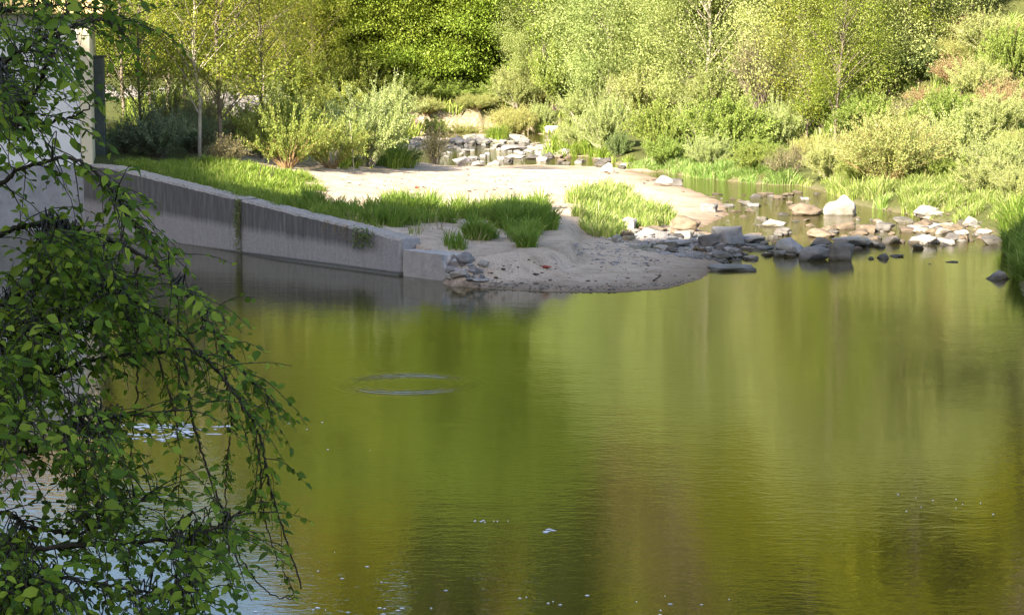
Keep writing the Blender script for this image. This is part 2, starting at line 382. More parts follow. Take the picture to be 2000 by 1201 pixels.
# ------------------------------------------------------------------ river
RC = at(797, 750, 0)
def water_mat():
    m, t, o = mat('river water')
    g = nd(t, 'ShaderNodeNewGeometry'); P = g.outputs['Position']
    mp = nd(t, 'ShaderNodeMapping'); mp.inputs['Rotation'].default_value = (0, 0, R(12)); mp.inputs['Scale'].default_value = (0.55, 1.0, 1)
    t.links.new(P, mp.inputs[0])
    na = noise(t, 8.5, 3, mp.outputs[0], .5); nb = noise(t, 1.3, 2, mp.outputs[0], .5); nc = noise(t, 24, 2, mp.outputs[0], .5)
    area = noise(t, 0.12, 3, P); ar = ramp(t, area.outputs[0], [(.35, (.30,)*3), (.65, (1,)*3)])
    h = math_n(t, 'MULTIPLY', na.outputs[0], 0.0036)
    h = math_n(t, 'ADD', h, math_n(t, 'MULTIPLY', nc.outputs[0], 0.0013))
    h = math_n(t, 'MULTIPLY', h, ar.outputs[0])
    h = math_n(t, 'ADD', h, math_n(t, 'MULTIPLY', nb.outputs[0], 0.0030))
    sx = nd(t, 'ShaderNodeSeparateXYZ'); t.links.new(P, sx.inputs[0])
    # choppy riffles upstream of the cobble spit
    rif = nd(t, 'ShaderNodeMapRange'); rif.inputs[1].default_value = 50; rif.inputs[2].default_value = 56; t.links.new(sx.outputs[1], rif.inputs[0])
    h = math_n(t, 'ADD', h, math_n(t, 'MULTIPLY', math_n(t, 'MULTIPLY', na.outputs[0], .02), rif.outputs[0]))
    # a fish ring
    dx = math_n(t, 'SUBTRACT', sx.outputs[0], RC[0]); dy = math_n(t, 'SUBTRACT', sx.outputs[1], RC[1])
    r = math_n(t, 'SQRT', math_n(t, 'ADD', math_n(t, 'MULTIPLY', dx, dx), math_n(t, 'MULTIPLY', dy, dy)))
    e = math_n(t, 'MULTIPLY', math_n(t, 'SUBTRACT', r, 0.84), 3.2)
    env = math_n(t, 'EXPONENT', math_n(t, 'MULTIPLY', math_n(t, 'MULTIPLY', e, e), -1.0))
    ring = math_n(t, 'MULTIPLY', math_n(t, 'MULTIPLY', math_n(t, 'SINE', math_n(t, 'MULTIPLY', r, 38)), env), 0.0031)
    h = math_n(t, 'ADD', h, ring)
    b = nd(t, 'ShaderNodeBump'); b.inputs['Strength'].default_value = 1; b.inputs['Distance'].default_value = 1
    t.links.new(h, b.inputs['Height'])
    p = nd(t, 'ShaderNodeBsdfPrincipled'); p.inputs['Base Color'].default_value = (0.045, 0.038, 0.008, 1)
    p.inputs['Roughness'].default_value = 0.012; p.inputs['IOR'].default_value = 1.5
    t.links.new(b.outputs[0], p.inputs['Normal']); t.links.new(p.outputs[0], o.inputs[0])
    return m
wy = lines([(8, 50, 6), (50, 120, 2)]); wx = np.array([-32, -15, 0, 12, 24.])
WX, WY = np.meshgrid(wx, wy); k = len(wx)
ii = (np.arange(len(wy)-1)[:, None]*k + np.arange(k-1)[None, :]).ravel()
tag(link('river_water', npmesh('river_water', np.stack([WX.ravel(), WY.ravel(), water_z(WY.ravel())], 1), np.stack([ii, ii+1, ii+k+1, ii+k], 1), water_mat(), True)), kind='structure')

# ------------------------------------------------------------------ concrete wall
def concrete_mat():
    m, t, o = mat('stained concrete')
    g = nd(t, 'ShaderNodeNewGeometry'); P = g.outputs['Position']; sx = nd(t, 'ShaderNodeSeparateXYZ'); t.links.new(P, sx.inputs[0])
    mp = nd(t, 'ShaderNodeMapping'); mp.inputs['Scale'].default_value = (4, 4, .5); t.links.new(P, mp.inputs[0])
    st = noise(t, 2.2, 6, mp.outputs[0], .65); fine = noise(t, 14, 5, P, .65); big = noise(t, .7, 3, P)
    base = ramp(t, fine.outputs[0], [(.3, (0.25, 0.243, 0.255)), (.7, (0.345, 0.335, 0.345))])
    band = noise(t, .5, 3, P)
    # weathered upper part above an old water line that runs up the wall with its top
    s_ = math_n(t, 'MULTIPLY', math_n(t, 'SUBTRACT', sx.outputs[0], float(WA[0])), -0.052)
    lvl = math_n(t, 'ADD', math_n(t, 'ADD', s_, 0.40), math_n(t, 'MULTIPLY', math_n(t, 'SUBTRACT', st.outputs[0], .5), .16))
    up = nd(t, 'ShaderNodeMapRange'); up.inputs[1].default_value = -.10; up.inputs[2].default_value = .10
    t.links.new(math_n(t, 'SUBTRACT', sx.outputs[2], lvl), up.inputs[0])
    xr = nd(t, 'ShaderNodeMapRange'); xr.inputs[1].default_value = -2.8; xr.inputs[2].default_value = -3.9; t.links.new(sx.outputs[0], xr.inputs[0])
    upf = math_n(t, 'MULTIPLY', up.outputs[0], xr.outputs[0])
    stain = ramp(t, st.outputs[0], [(.25, (0.07, 0.069, 0.070)), (.5, (0.10, 0.099, 0.100)), (.66, (0.145, 0.143, 0.145)), (.80, (.25, .24, .25))])
    c = mixc(t, math_n(t, 'MULTIPLY', upf, .88), base.outputs[0], stain.outputs[0])
    vs = ramp(t, st.outputs[0], [(.3, (.72,)*3), (.5, (1,)*3), (.72, (1.0,)*3)])
    c = mixc(t, .55, c, vs.outputs[0], 'MULTIPLY')
    sep = nd(t, 'ShaderNodeSeparateXYZ'); t.links.new(g.outputs['True Normal'], sep.inputs[0])
    topm = nd(t, 'ShaderNodeMapRange'); topm.inputs[1].default_value = .4; topm.inputs[2].default_value = .8; t.links.new(sep.outputs[2], topm.inputs[0])
    topc = ramp(t, fine.outputs[0], [(.35, (0.22, 0.20, 0.175)), (.6, (0.37, 0.34, 0.31))])
    c = mixc(t, topm.outputs[0], c, topc.outputs[0])
    # algae at the waterline
    al = nd(t, 'ShaderNodeMapRange'); al.inputs[1].default_value = .10; al.inputs[2].default_value = .05; t.links.new(sx.outputs[2], al.inputs[0])
    c = mixc(t, math_n(t, 'MULTIPLY', al.outputs[0], .8), c, (0.05, 0.055, 0.045))
    p = nd(t, 'ShaderNodeBsdfPrincipled'); p.inputs['Roughness'].default_value = .9; p.inputs['Specular IOR Level'].default_value = .2
    t.links.new(c, p.inputs['Base Color']); t.links.new(bump(t, math_n(t, 'ADD', fine.outputs[0], st.outputs[0]), .35, .02), p.inputs['Normal'])
    t.links.new(p.outputs[0], o.inputs[0]); return m
M['concrete'] = concrete_mat()
def wp(s, n, z): q = WA + WD*s + WN*n; return (q[0], q[1], z)
def wall_panel(s0, s1, name, parent, thick=.55, ch=.05, endcham=0.0, rough=0.0, zf=wall_z):
    bm = bmesh.new(); rows = []
    ss = np.linspace(s0, s1, max(3, int((s1-s0)/.12)))
    for s in ss:
        zt = float(zf(s)); j = (lambda a: a*rough*random.uniform(-1, 1))
        prof = [(0, -1.2), (0, 0.3), (0, zt-ch), (ch*1.1, zt), (thick, zt+.005), (thick, -1.2)]
        sh = endcham if s == ss[0] else 0
        rows.append([bm.verts.new(wp(s + (sh*(1-0) if n_ < .01 else 0), n_ + (0.004*random.uniform(-1, 1)), z_ + ((0.010*random.uniform(-1, 1) - .05*max(0, mnoise.noise(Vector((s*2.3, 0, 5)))-.25)) if z_ > .2 else 0))) for n_, z_ in prof])
    for a, b in zip(rows[:-1], rows[1:]):
        for i in range(len(a)): bm.faces.new((a[i], b[i], b[(i+1) % len(a)], a[(i+1) % len(a)]))
    bm.faces.new(rows[0]); bm.faces.new(rows[-1][::-1])
    bmesh.ops.recalc_face_normals(bm, faces=bm.faces)
    me = bpy.data.meshes.new(name); bm.to_mesh(me); bm.free(); me.materials.append(M['concrete'])
    return link(name, me, parent)
wall = tag(empty('retaining_wall', (0, 0, 0)), 'long stained grey concrete wall sloping down along the pool to the sandbar', 'wall')
SJ1 = 1.62; SJ2 = float(np.dot(np.array(xy(468, 497, 0)) - WA, WD))
wall_panel(SJ1, SJ2-.02, 'wall_panel', wall, endcham=.09)
wall_panel(SJ2+.02, WL+1.5, 'wall_panel', wall)
mb = MB()                                                          # footing ledge just above the water
for a, b in ((SJ1+.05, SJ2-.02), (SJ2+.02, WL+1.5)):
    V_ = [wp(s, n_, z_) for s in (a, b) for n_, z_ in ((-.10, -1), (-.10, .035), (-.02, .05), (-.02, -1))]
    mb.add(V_, [(0, 1, 5, 4), (1, 2, 6, 5), (2, 3, 7, 6), (0, 3, 2, 1), (4, 5, 6, 7)])
link('footing', mb.mesh('footing', M['concrete'], False), wall)
# low broken block at the wall's end
bm = bmesh.new()
bmesh.ops.create_cube(bm, size=1)
for v in bm.verts:
    s = .02 if v.co.x < 0 else SJ1-.05
    n_ = .02 if v.co.y < 0 else .62
    zt = -.6 if v.co.z < 0 else (.60 if v.co.x > 0 else .58)
    v.co = Vector(wp(s, n_, zt))
bmesh.ops.subdivide_edges(bm, edges=bm.edges, cuts=9, use_grid_fill=True)
for v in bm.verts:
    s = float(np.dot(np.array(v.co[:2]) - WA, WD))
    if s < .42:
        f = (0.42-s)/.42
        n3 = mnoise.noise(v.co*4.5)*.22 + mnoise.noise(v.co*11)*.09
        sh = f*(.10 + n3) + f*max(0, v.co.z-.1)*.20
        v.co.x += WD[0]*sh; v.co.y += WD[1]*sh; v.co.z += f*(mnoise.noise(v.co*7)*.10)
    else: v.co += Vector((mnoise.noise(v.co*6), mnoise.noise(v.co*6+Vector((3, 3, 3))), mnoise.noise(v.co*6+Vector((9, 1, 3)))))*.008
me = bpy.data.meshes.new('concrete_block'); bm.to_mesh(me); bm.free()
bm_m = simple_mat('clean concrete', (0.30, 0.285, 0.28), (0.40, 0.38, 0.37), 4, .9, .4, .03)
me.materials.append(bm_m)
tag(link('concrete_block', me), 'low pale concrete block with broken corner at the end of the long wall', 'block')

# ------------------------------------------------------------------ power house on the left
def boxmesh(x0, x1, y0, y1, z0, z1, m, name, parent, bev=.02):
    bm = bmesh.new(); bmesh.ops.create_cube(bm, size=1)
    for v in bm.verts: v.co = Vector((x0 if v.co.x < 0 else x1, y0 if v.co.y < 0 else y1, z0 if v.co.z < 0 else z1))
    if bev: bmesh.ops.bevel(bm, geom=bm.edges[:], offset=bev, segments=1, affect='EDGES')
    me = bpy.data.meshes.new(name); bm.to_mesh(me); bm.free(); me.materials.append(m); return link(name, me, parent)
M['plaster'] = simple_mat('white plaster', (0.58, 0.57, 0.57), (0.70, 0.69, 0.68), 1.2, .9, .3, .02)
M['cream'] = simple_mat('cream plaster', (0.52, 0.46, 0.33), (0.62, 0.55, 0.40), 1.5, .9, .3, .02)
M['plinth'] = simple_mat('grey plinth', (0.20, 0.20, 0.21), (0.33, 0.33, 0.34), 2.5, .9, .4, .03)
M['soffit'] = simple_mat('yellow painted soffit', (0.50, 0.38, 0.16), (0.60, 0.46, 0.22), 2, .7, .2, .01)
M['roof'] = simple_mat('brown roof', (0.10, 0.06, 0.04), (0.18, 0.11, 0.08), 4, .8, .4, .03)
M['slim'] = simple_mat('dark green finish', (0.045, 0.055, 0.05), (0.08, 0.09, 0.085), 5, .5, .2, .01)
M['glass'] = simple_mat('dark window glass', (0.02, 0.025, 0.03), (0.03, 0.035, 0.04), 1, .08, .0, .01)
bx1 = atY(181, 300, 58.2)[0]; PR = R(10.3)
pb = tag(empty('power_house', (bx1, 58.2, 0), PR), 'white plastered power house with cream corner and yellow eave behind the branches', 'building')
ox, oy = bx1, 58.2
L = lambda *a: (a[0]-ox, a[1]-ox, a[2]-oy, a[3]-oy, a[4], a[5])
boxmesh(*L(bx1-14, bx1-.32, 58.2, 66, 1.9, 6.15), M['plaster'], 'wall', pb)
boxmesh(*L(bx1-.317, bx1, 58.17, 66.02, 1.9, 6.15), M['cream'], 'corner_pilaster', pb)
boxmesh(*L(bx1-14, bx1-.05, 57.98, 66.1, -1.3, 1.897), M['plinth'], 'plinth', pb)
boxmesh(*L(bx1-14.5, bx1+.40, 57.6, 66.5, 6.153, 6.70), M['soffit'], 'eave', pb)
bm = bmesh.new()
x0, x1, y0, y1 = bx1-14.6-ox, bx1+.5-ox, 57.5-oy, 66.6-oy
vs = [bm.verts.new(p) for p in ((x0, y0, 6.703), (x1, y0, 6.703), (x1, y1, 6.703), (x0, y1, 6.703), (x0, y0, 6.9), (x1, y0, 6.9), (x1, y1, 6.9), (x0, y1, 6.9), (x0+4, (y0+y1)/2, 8.6), (x1-4, (y0+y1)/2, 8.6))]
for f in ((0, 3, 2, 1), (0, 1, 5, 4), (1, 2, 6, 5), (2, 3, 7, 6), (3, 0, 4, 7), (4, 5, 9, 8), (6, 7, 8, 9), (5, 6, 9), (7, 4, 8)): bm.faces.new([vs[i] for i in f])
me = bpy.data.meshes.new('roof'); bm.to_mesh(me); bm.free(); me.materials.append(M['roof']); link('roof', me, pb)
for wxp in (bx1-3.6, bx1-6.6):
    fr = boxmesh(*L(wxp-.65, wxp+.65, 58.13, 58.25, 3.3, 5.0), M['cream'], 'window', pb)
    boxmesh(*L(wxp-.5, wxp+.5, 58.10, 58.127, 3.45, 4.85), M['glass'], 'pane', fr, 0)
# dark green upright box with base and cap beside the corner
ps = tag(empty('dark_upright', (atY(195, 200, 62)[0], 62.0, 1.85)), 'dark green upright standing beside the power house corner', 'post')
boxmesh(-.15, .15, -.12, .12, -.2, 3.1, M['slim'], 'shaft', ps, .02)
boxmesh(-.19, .19, -.16, .16, -.22, .12, M['slim'], 'base_plate', ps, .02)
boxmesh(-.18, .18, -.15, .15, 3.1, 3.16, M['slim'], 'cap', ps, .02)

# ------------------------------------------------------------------ rocks
def rock_mesh(kind, seed, m):
    random.seed(seed); bm = bmesh.new()
    if kind == 'round':
        bmesh.ops.create_icosphere(bm, subdivisions=4, radius=.5)
        off = Vector((seed*3.7, seed*1.3, 0))
        for v in bm.verts:
            d = v.co.normalized()
            v.co *= 1 + .38*mnoise.noise(d*1.3+off) + .12*mnoise.noise(d*3.2+off) + .04*mnoise.noise(d*8+off)
    else:
        pts = []
        for i in range(15 if kind == 'angular' else 10):
            d = Vector((random.gauss(0, 1), random.gauss(0, 1), random.gauss(0, 1))).normalized()
            if kind == 'block': d = Vector([math.copysign(abs(c)**.45, c) for c in d])*.62
            else: d *= random.uniform(.42, .56)
            pts.append(bm.verts.new(d))
        if kind == 'block':
            for sx in (-1, 1):
                for sy in (-1, 1):
                    for sz in (-1, 1): bm.verts.new((sx*random.uniform(.36, .5), sy*random.uniform(.36, .5), sz*random.uniform(.36, .5)))
        if kind == 'wedge':
            bm.verts.new((.12, 0, .62)); bm.verts.new((-.55, .1, -.35)); bm.verts.new((.6, -.1, -.35)); bm.verts.new((.1, .5, -.3))
        r = bmesh.ops.convex_hull(bm, input=bm.verts[:])
        bmesh.ops.delete(bm, geom=list({g for g in r['geom_interior'] + r['geom_unused'] if isinstance(g, bmesh.types.BMVert)}), context='VERTS')
        bmesh.ops.dissolve_limit(bm, angle_limit=R(14), verts=bm.verts[:], edges=bm.edges[:])
        bmesh.ops.bevel(bm, geom=bm.edges[:], offset=.035, segments=2, affect='EDGES', profile=.6)
        bmesh.ops.triangulate(bm, faces=bm.faces[:])
        for _ in range(2):
            bmesh.ops.subdivide_edges(bm, edges=[e for e in bm.edges if e.calc_length() > .09], cuts=1, use_grid_fill=False)
            bmesh.ops.triangulate(bm, faces=bm.faces[:])
        off = Vector((seed*2.1, 5, seed))
        for v in bm.verts: v.co += v.co.normalized()*(.07*mnoise.noise(v.co*2.6+off) + .035*mnoise.noise(v.co*7+off))
    xs = [v.co for v in bm.verts]
    lo = Vector([min(c[i] for c in xs) for i in range(3)]); hi = Vector([max(c[i] for c in xs) for i in range(3)])
    for v in bm.verts:
        v.co = Vector([(v.co[i]-(lo[i]+hi[i])/2)/(hi[i]-lo[i]) for i in range(3)]); v.co.z += .32     # unit box, partly buried
    bmesh.ops.recalc_face_normals(bm, faces=bm.faces)
    me = bpy.data.meshes.new('rock'); bm.to_mesh(me); bm.free()
    me.polygons.foreach_set('use_smooth', np.ones(len(me.polygons), bool)); me.set_sharp_from_angle(angle=R(38))
    me.materials.append(m); return me
RK = {}
for col in ('rock', 'palerock', 'brownrock', 'darkrock'):
    for kind in ('round', 'angular', 'block', 'wedge'):
        RK[col, kind] = [rock_mesh(kind, 11*i + len(kind) + len(col), M[col]) for i in range(3)]
random.seed(5)
rock_xy = []
def rock(px, py, wpx, hpx, col, kind, label, group=None, var=0, rz=None, depth=None, name='boulder', cat='rock', tilt=0):
    g = ground(px, py)
    Y = g[1]; mpp = Y/F
    o = link(name, RK[col, kind][var % 3])
    W = wpx*mpp; H = hpx*mpp
    o.scale = (W*1.05, depth*W if depth else W*random.uniform(.7, 1.0), H*1.02)
    o.location = (g[0], g[1] + o.scale[1]*.3, max(gz(g[0], g[1]), water_z(Y)-.12 if gz(g[0], g[1]) < water_z(Y) else -9) )
    o.location.z = max(o.location.z, float(water_z(Y))-.03)
    o.rotation_euler = (R(tilt), R(random.uniform(-6, 6)), rz if rz is not None else random.uniform(-.5, .5))
    tag(o, label, cat, group); rock_xy.append((g[0], g[1], W)); return o
BIG = [
 (1576, 421, 64, 30, 'brownrock', 'round', 'rounded brown boulder in the stream just left of the big pale wedge boulder'),
 (1643, 421, 66, 50, 'palerock', 'wedge', 'big pale wedge shaped boulder with a dark left face beside the grass tuft'),
 (1650, 448, 48, 20, 'brownrock', 'angular', 'reddish triangular rock at the foot of the pale wedge boulder'),
 (1605, 464, 54, 22, 'brownrock', 'round', 'long brown boulder below the wedge boulder, on the edge of the shade'),
 (1695, 456, 36, 22, 'brownrock', 'block', 'pinkish square rock below the grass tuft, left of a leaning dark slab'),
 (1731, 453, 42, 28, 'darkrock', 'angular', 'dark leaning slab right of the pinkish square rock'),
 (1815, 428, 70, 30, 'palerock', 'round', 'large smooth whitish boulder on the right bank under bank grass'),
 (1768, 436, 44, 15, 'darkrock', 'angular', 'dark low slab just left of the large smooth whitish boulder'),
 (1809, 478, 52, 26, 'rock', 'round', 'grey domed boulder at the right water edge below the pale flat stone'),
 (1863, 472, 42, 22, 'darkrock', 'angular', 'dark angular rock right of the grey domed boulder at the water edge'),
 (1808, 456, 44, 15, 'palerock', 'round', 'pale flat stone between whitish boulder and grey domed boulder'),
 (1868, 452, 40, 20, 'brownrock', 'round', 'pinkish rounded rock behind the dark angular rock on the right shore'),
 (1897, 442, 32, 22, 'palerock', 'angular', 'pale angular stone high on the right shore by the grass'),
 (1942, 478, 46, 22, 'darkrock', 'angular', 'dark slab at the foot of the grass clump at the right edge'),
 (1541, 498, 66, 42, 'rock', 'wedge', 'grey pyramid boulder at the left end of the shaded cobble row'),
 (1592, 509, 60, 36, 'rock', 'angular', 'grey faceted boulder in the middle front of the shaded cobble row'),
 (1642, 508, 52, 42, 'darkrock', 'block', 'dark grey upright boulder in front of the grey sloping slab'),
 (1664, 484, 78, 30, 'rock', 'angular', 'wide grey sloping slab behind the dark upright boulder'),
 (1606, 481, 46, 22, 'darkrock', 'angular', 'dark rock on top of the shaded cobble row behind the faceted boulder'),
 (1720, 484, 26, 14, 'darkrock', 'wedge', 'small dark pointed rock alone right of the wide sloping slab'),
 (1727, 505, 28, 16, 'darkrock', 'wedge', 'small dark pointed stone in the water right of the upright boulder'),
 (1702, 506, 13, 8, 'darkrock', 'round', 'tiny dark stone in open water left of the small pointed stone'),
 (1753, 502, 30, 8, 'rock', 'round', 'flat grey stone in open water right of the small pointed stone'),
 (1862, 514, 26, 6, 'darkrock', 'round', 'thin dark stone barely breaking the water near the right edge'),
 (1817, 517, 12, 4, 'darkrock', 'round', 'tiny dark speck of stone in open water near the right edge'),
 (1949, 546, 50, 24, 'rock', 'wedge', 'lone grey pyramid rock mirrored in the pool at the right edge'),
 (1512, 443, 52, 20, 'palerock', 'angular', 'white sunlit rock in the stream behind the grey pyramid boulder'),
 (1424, 480, 60, 46, 'rock', 'block', 'big square grey block standing on the cobble spit'),
 (1386, 484, 40, 30, 'darkrock', 'block', 'dark blocky rock just left of the big square grey block'),
 (1462, 478, 76, 24, 'rock', 'angular', 'sloping flat grey slab right of the big square grey block'),
 (1340, 452, 58, 36, 'brownrock', 'round', 'tan rounded boulder with dark right side at the tip of the lit grass'),
 (1336, 466, 40, 18, 'palerock', 'block', 'pale small block in front of the tan rounded boulder'),
 (1385, 414, 32, 20, 'rock', 'block', 'grey rock with a dark face alone on the white sand'),
 (1298, 364, 44, 24, 'palerock', 'angular', 'white angular rock at the top of the white sand beside the stream'),
 (1318, 364, 34, 16, 'darkrock', 'block', 'dark block standing in for the shaded right face of the white angular rock by the stream'),  # the white rock's shaded side, put in as a dark coloured block
 (1186, 338, 34, 24, 'palerock', 'wedge', 'white pointed rock at the far right end of the sandbar crest'),
 (1173, 328, 26, 14, 'darkrock', 'round', 'dark round rock behind the white pointed rock at the crest end'),
 (1228, 448, 26, 27, 'rock', 'block', 'upright grey slab at the lower edge of the lit grass'),
 (1205, 474, 22, 19, 'rock', 'round', 'round grey cobble at the left end of the cobble spit'),
 (1266, 464, 44, 20, 'palerock', 'angular', 'long pale tilted slab among the cobbles below the lit grass'),
 (1290, 466, 30, 18, 'rock', 'angular', 'grey tilted stone right of the long pale tilted slab'),
 (1275, 452, 60, 12, 'brownrock', 'round', 'low brown slab under the front edge of the lit grass'),
 (1322, 484, 54, 16, 'rock', 'angular', 'long grey flat stone below the pale small block on the spit'),
 (1412, 506, 40, 17, 'darkrock', 'angular', 'dark long cobble at the front of the spit under the square block'),
 (1467, 507, 30, 12, 'palerock', 'round', 'pale flat cobble at the right front end of the spit'),
 (908, 520, 38, 30, 'rock', 'round', 'grey rounded boulder leaning on the broken end of the concrete block'),
 (921, 533, 22, 14, 'rock', 'angular', 'angular grey stone in front of the boulder by the concrete block'),
 (943, 522, 24, 18, 'palerock', 'angular', 'pale grey slab half buried in sand right of the wall end boulder'),
 (938, 554, 40, 11, 'palerock', 'angular', 'long thin pale stone at the waterline below the wall end'),
 (896, 536, 18, 10, 'palerock', 'angular', 'flat pale chip below the broken concrete corner'),
 (895, 283, 34, 20, 'rock', 'round', 'leftmost of the big round grey boulders at the back of the rapids'),
 (917, 284, 26, 20, 'palerock', 'round', 'whitish boulder squeezed between round grey boulders at the back of the rapids'),
 (942, 283, 38, 20, 'rock', 'round', 'largest round grey boulder right of the whitish one at the back of the rapids'),
 (975, 289, 26, 14, 'rock', 'angular', 'grey tilted slab in the middle of the rapids'),
 (1003, 294, 52, 14, 'rock', 'angular', 'long sloping grey slab right of centre in the rapids'),
 (1012, 277, 36, 16, 'palerock', 'angular', 'pale stone at the back right of the rapids under the yellow bush'),
 (901, 325, 38, 22, 'rock', 'angular', 'grey angular boulder on the near left side of the rapids by the crest'),
 (932, 326, 30, 14, 'rock', 'wedge', 'grey wedge right of the angular boulder behind the sandbar crest'),
 (965, 325, 26, 14, 'palerock', 'wedge', 'pale triangular stone behind the middle of the sandbar crest'),
 (1008, 310, 42, 12, 'palerock', 'angular', 'pale long slab at the near right of the rapids'),
 (1042, 311, 34, 13, 'darkrock', 'angular', 'dark tilted slab by the narrow water behind the crest'),
 (1071, 309, 26, 16, 'darkrock', 'wedge', 'dark pointed rock in the grass at the right end of the rapids'),
 (1080, 262, 36, 20, 'palerock', 'block', 'white blocky rocks heap piece below the dark trunked bush'),
 (1108, 276, 62, 13, 'palerock', 'angular', 'wide pale flat slab above the grass at the far right of the rapids'),
]
for i, b in enumerate(BIG):
    if b[6].startswith('white blocky'): b = b[:6] + ('white blocky rock standing below the dark trunked bush',)
    rock(*b, var=i)
# the flat slab awash in front of the spit
g = at(1430, 530, 0)
o = link('flat_slab', RK['rock', 'block'][1]); o.location = (g[0], g[1]+.4, -.03); o.scale = (1.15, .9, .16); o.rotation_euler = (0, 0, .05)
tag(o, 'long flat grey slab awash at the edge of the pool before the spit', 'rock')
# rubble of the rapids, the cobble spit and the stream
def poly_px(poly, n, seed):
    r = np.random.default_rng(seed); P = np.array(poly, float); o = []
    lo, hi = P.min(0), P.max(0)
    while len(o) < n:
        q = r.uniform(lo, hi, (200, 2)); s = sd_poly(q[:, 0], q[:, 1], [tuple(p) for p in poly])
        o += [tuple(p) for p in q[s > 0]]
    return o[:n]
def rubble(poly, n, seed, wr, cols, label, group, asp=(.35, .6), stone='stone'):
    r = random.Random(seed)
    for px, py in poly_px(poly, n, seed):
        wpx = r.uniform(*wr)**1.0 if r.random() < .4 else wr[0]*r.uniform(1, 1.6)
        random.seed(int(px*13+py*7))
        rock(px, py, wpx, wpx*r.uniform(*asp), r.choice(cols), r.choice(['round', 'angular', 'angular', 'block']), label, group, r.randrange(3), r.uniform(0, 3.1), None, stone, 'rock', r.uniform(-12, 12))
rubble([(790, 268), (870, 262), (1000, 268), (1065, 285), (1060, 312), (1000, 322), (860, 322), (810, 300)], 64, 3, (9, 26), ['rock', 'palerock', 'rock', 'rock', 'darkrock'], 'loose grey or whitish stone in the rapids behind the sandbar', 'loose stones of the rapids', stone='rapids_stone')
rubble([(1060, 285), (1130, 300), (1240, 326), (1235, 333), (1140, 326), (1050, 318)], 26, 31, (12, 30), ['rock', 'darkrock', 'palerock', 'brownrock'], 'grey stone in the narrow channel between the rapids and the stream bend', 'stones of the narrow channel', stone='channel_stone')
rubble([(1195, 470), (1240, 445), (1330, 455), (1500, 462), (1530, 480), (1510, 505), (1400, 512), (1340, 500), (1240, 485)], 95, 4, (8, 24), ['rock', 'rock', 'darkrock', 'palerock', 'brownrock'], 'small shaded cobble on the spit between the lit grass and the pool', 'cobbles of the spit', stone='cobble')
rubble([(1160, 335), (1290, 345), (1420, 380), (1560, 372), (1620, 385), (1560, 400), (1440, 420), (1500, 440), (1600, 438), (1490, 455), (1400, 430), (1380, 385), (1250, 360)], 50, 5, (7, 24), ['brownrock', 'brownrock', 'darkrock', 'palerock', 'brownrock'], 'small brown or pale stone in the shallow stream right of the sandbar', 'stones of the shallow stream', (.25, .5), 'stream_stone')
rubble([(1660, 430), (1760, 415), (1900, 425), (1945, 450), (1930, 475), (1800, 470), (1700, 478), (1660, 465)], 45, 6, (8, 26), ['brownrock', 'brownrock', 'rock', 'darkrock'], 'small stone on the stony right shore between the larger boulders', 'stones of the right shore', stone='shore_stone')
rubble([(1210, 462), (1260, 450), (1330, 458), (1420, 470), (1530, 470), (1530, 500), (1440, 510), (1340, 498), (1250, 484)], 34, 24, (20, 44), ['rock', 'rock', 'darkrock', 'darkrock', 'palerock'], 'middling grey stone lying among the cobbles of the spit', 'middling stones of the spit', (.32, .5), 'spit_stone')
rubble([(1400, 385), (1480, 372), (1620, 388), (1660, 410), (1600, 440), (1500, 450), (1440, 420)], 26, 25, (16, 36), ['brownrock', 'darkrock', 'brownrock', 'rock'], 'low brown stone standing in the shallow stream between sandbar and right bank', 'brown stones of the stream', (.25, .42), 'stream_boulder')
rubble([(1640, 440), (1760, 436), (1930, 445), (1935, 476), (1800, 482), (1680, 474)], 22, 26, (22, 44), ['brownrock', 'darkrock', 'rock', 'palerock'], 'middling stone on the stony right shore under the bank grass', 'middling stones of the right shore', (.35, .55), 'bank_stone')
rubble([(1500, 462), (1600, 452), (1760, 448), (1950, 455), (1950, 482), (1700, 494), (1520, 505)], 52, 14, (18, 44), ['rock', 'darkrock', 'darkrock', 'brownrock', 'brownrock'], 'dark or brown stone in the band of rocks crossing the river mouth', 'stones of the rock band', (.35, .6), 'band_stone')
rubble([(885, 535), (940, 520), (960, 545), (980, 558), (880, 556)], 34, 8, (7, 20), ['rock', 'palerock'], 'small chip of stone below the broken end of the wall', 'chips below the wall end', stone='stone_chip')
rubble([(1040, 550), (1180, 520), (1300, 530), (1340, 555), (1200, 565)], 0, 9, (5, 10), ['darkrock'], 'x', 'x')
# gravel: countless pebbles on sand
def gravel(name, poly, n, seed, size, m, label):
    mb = MB(); r = np.random.default_rng(seed)
    bmq = bmesh.new(); bmesh.ops.create_icosphere(bmq, subdivisions=1, radius=1); bv = np.array([v.co[:] for v in bmq.verts]); bf = np.array([[v.index for v in f.verts] for f in bmq.faces]); bmq.free()
    for px, py in poly_px(poly, n, seed):
        g = ground(px, py); g = (g[0], g[1], gz(g[0], g[1])); s = r.uniform(*size)*r.choice([1, 1, 1, 1.7])
        mb.add(bv*np.array([s, s*r.uniform(.6, 1), s*r.uniform(.3, .6)])*r.uniform(.75, 1.25, (len(bv), 1)) + np.array(g), bf)
    tag(link(name, mb.mesh(name, m, False)), label, 'gravel', None, 'stuff')
for i, (px, py, w_, h_) in enumerate(((884, 534, 30, 16), (900, 546, 34, 14), (918, 552, 28, 11), (893, 520, 24, 16), (934, 543, 24, 12), (879, 548, 22, 12))):
    rock(px, py, w_, h_, 'palerock' if i % 2 else 'rock', 'block' if i % 2 else 'angular', 'broken grey chunk fallen from the low concrete block', 'chunks by the concrete block', i, i*1.1, name='concrete_chunk', tilt=14*(-1)**i)
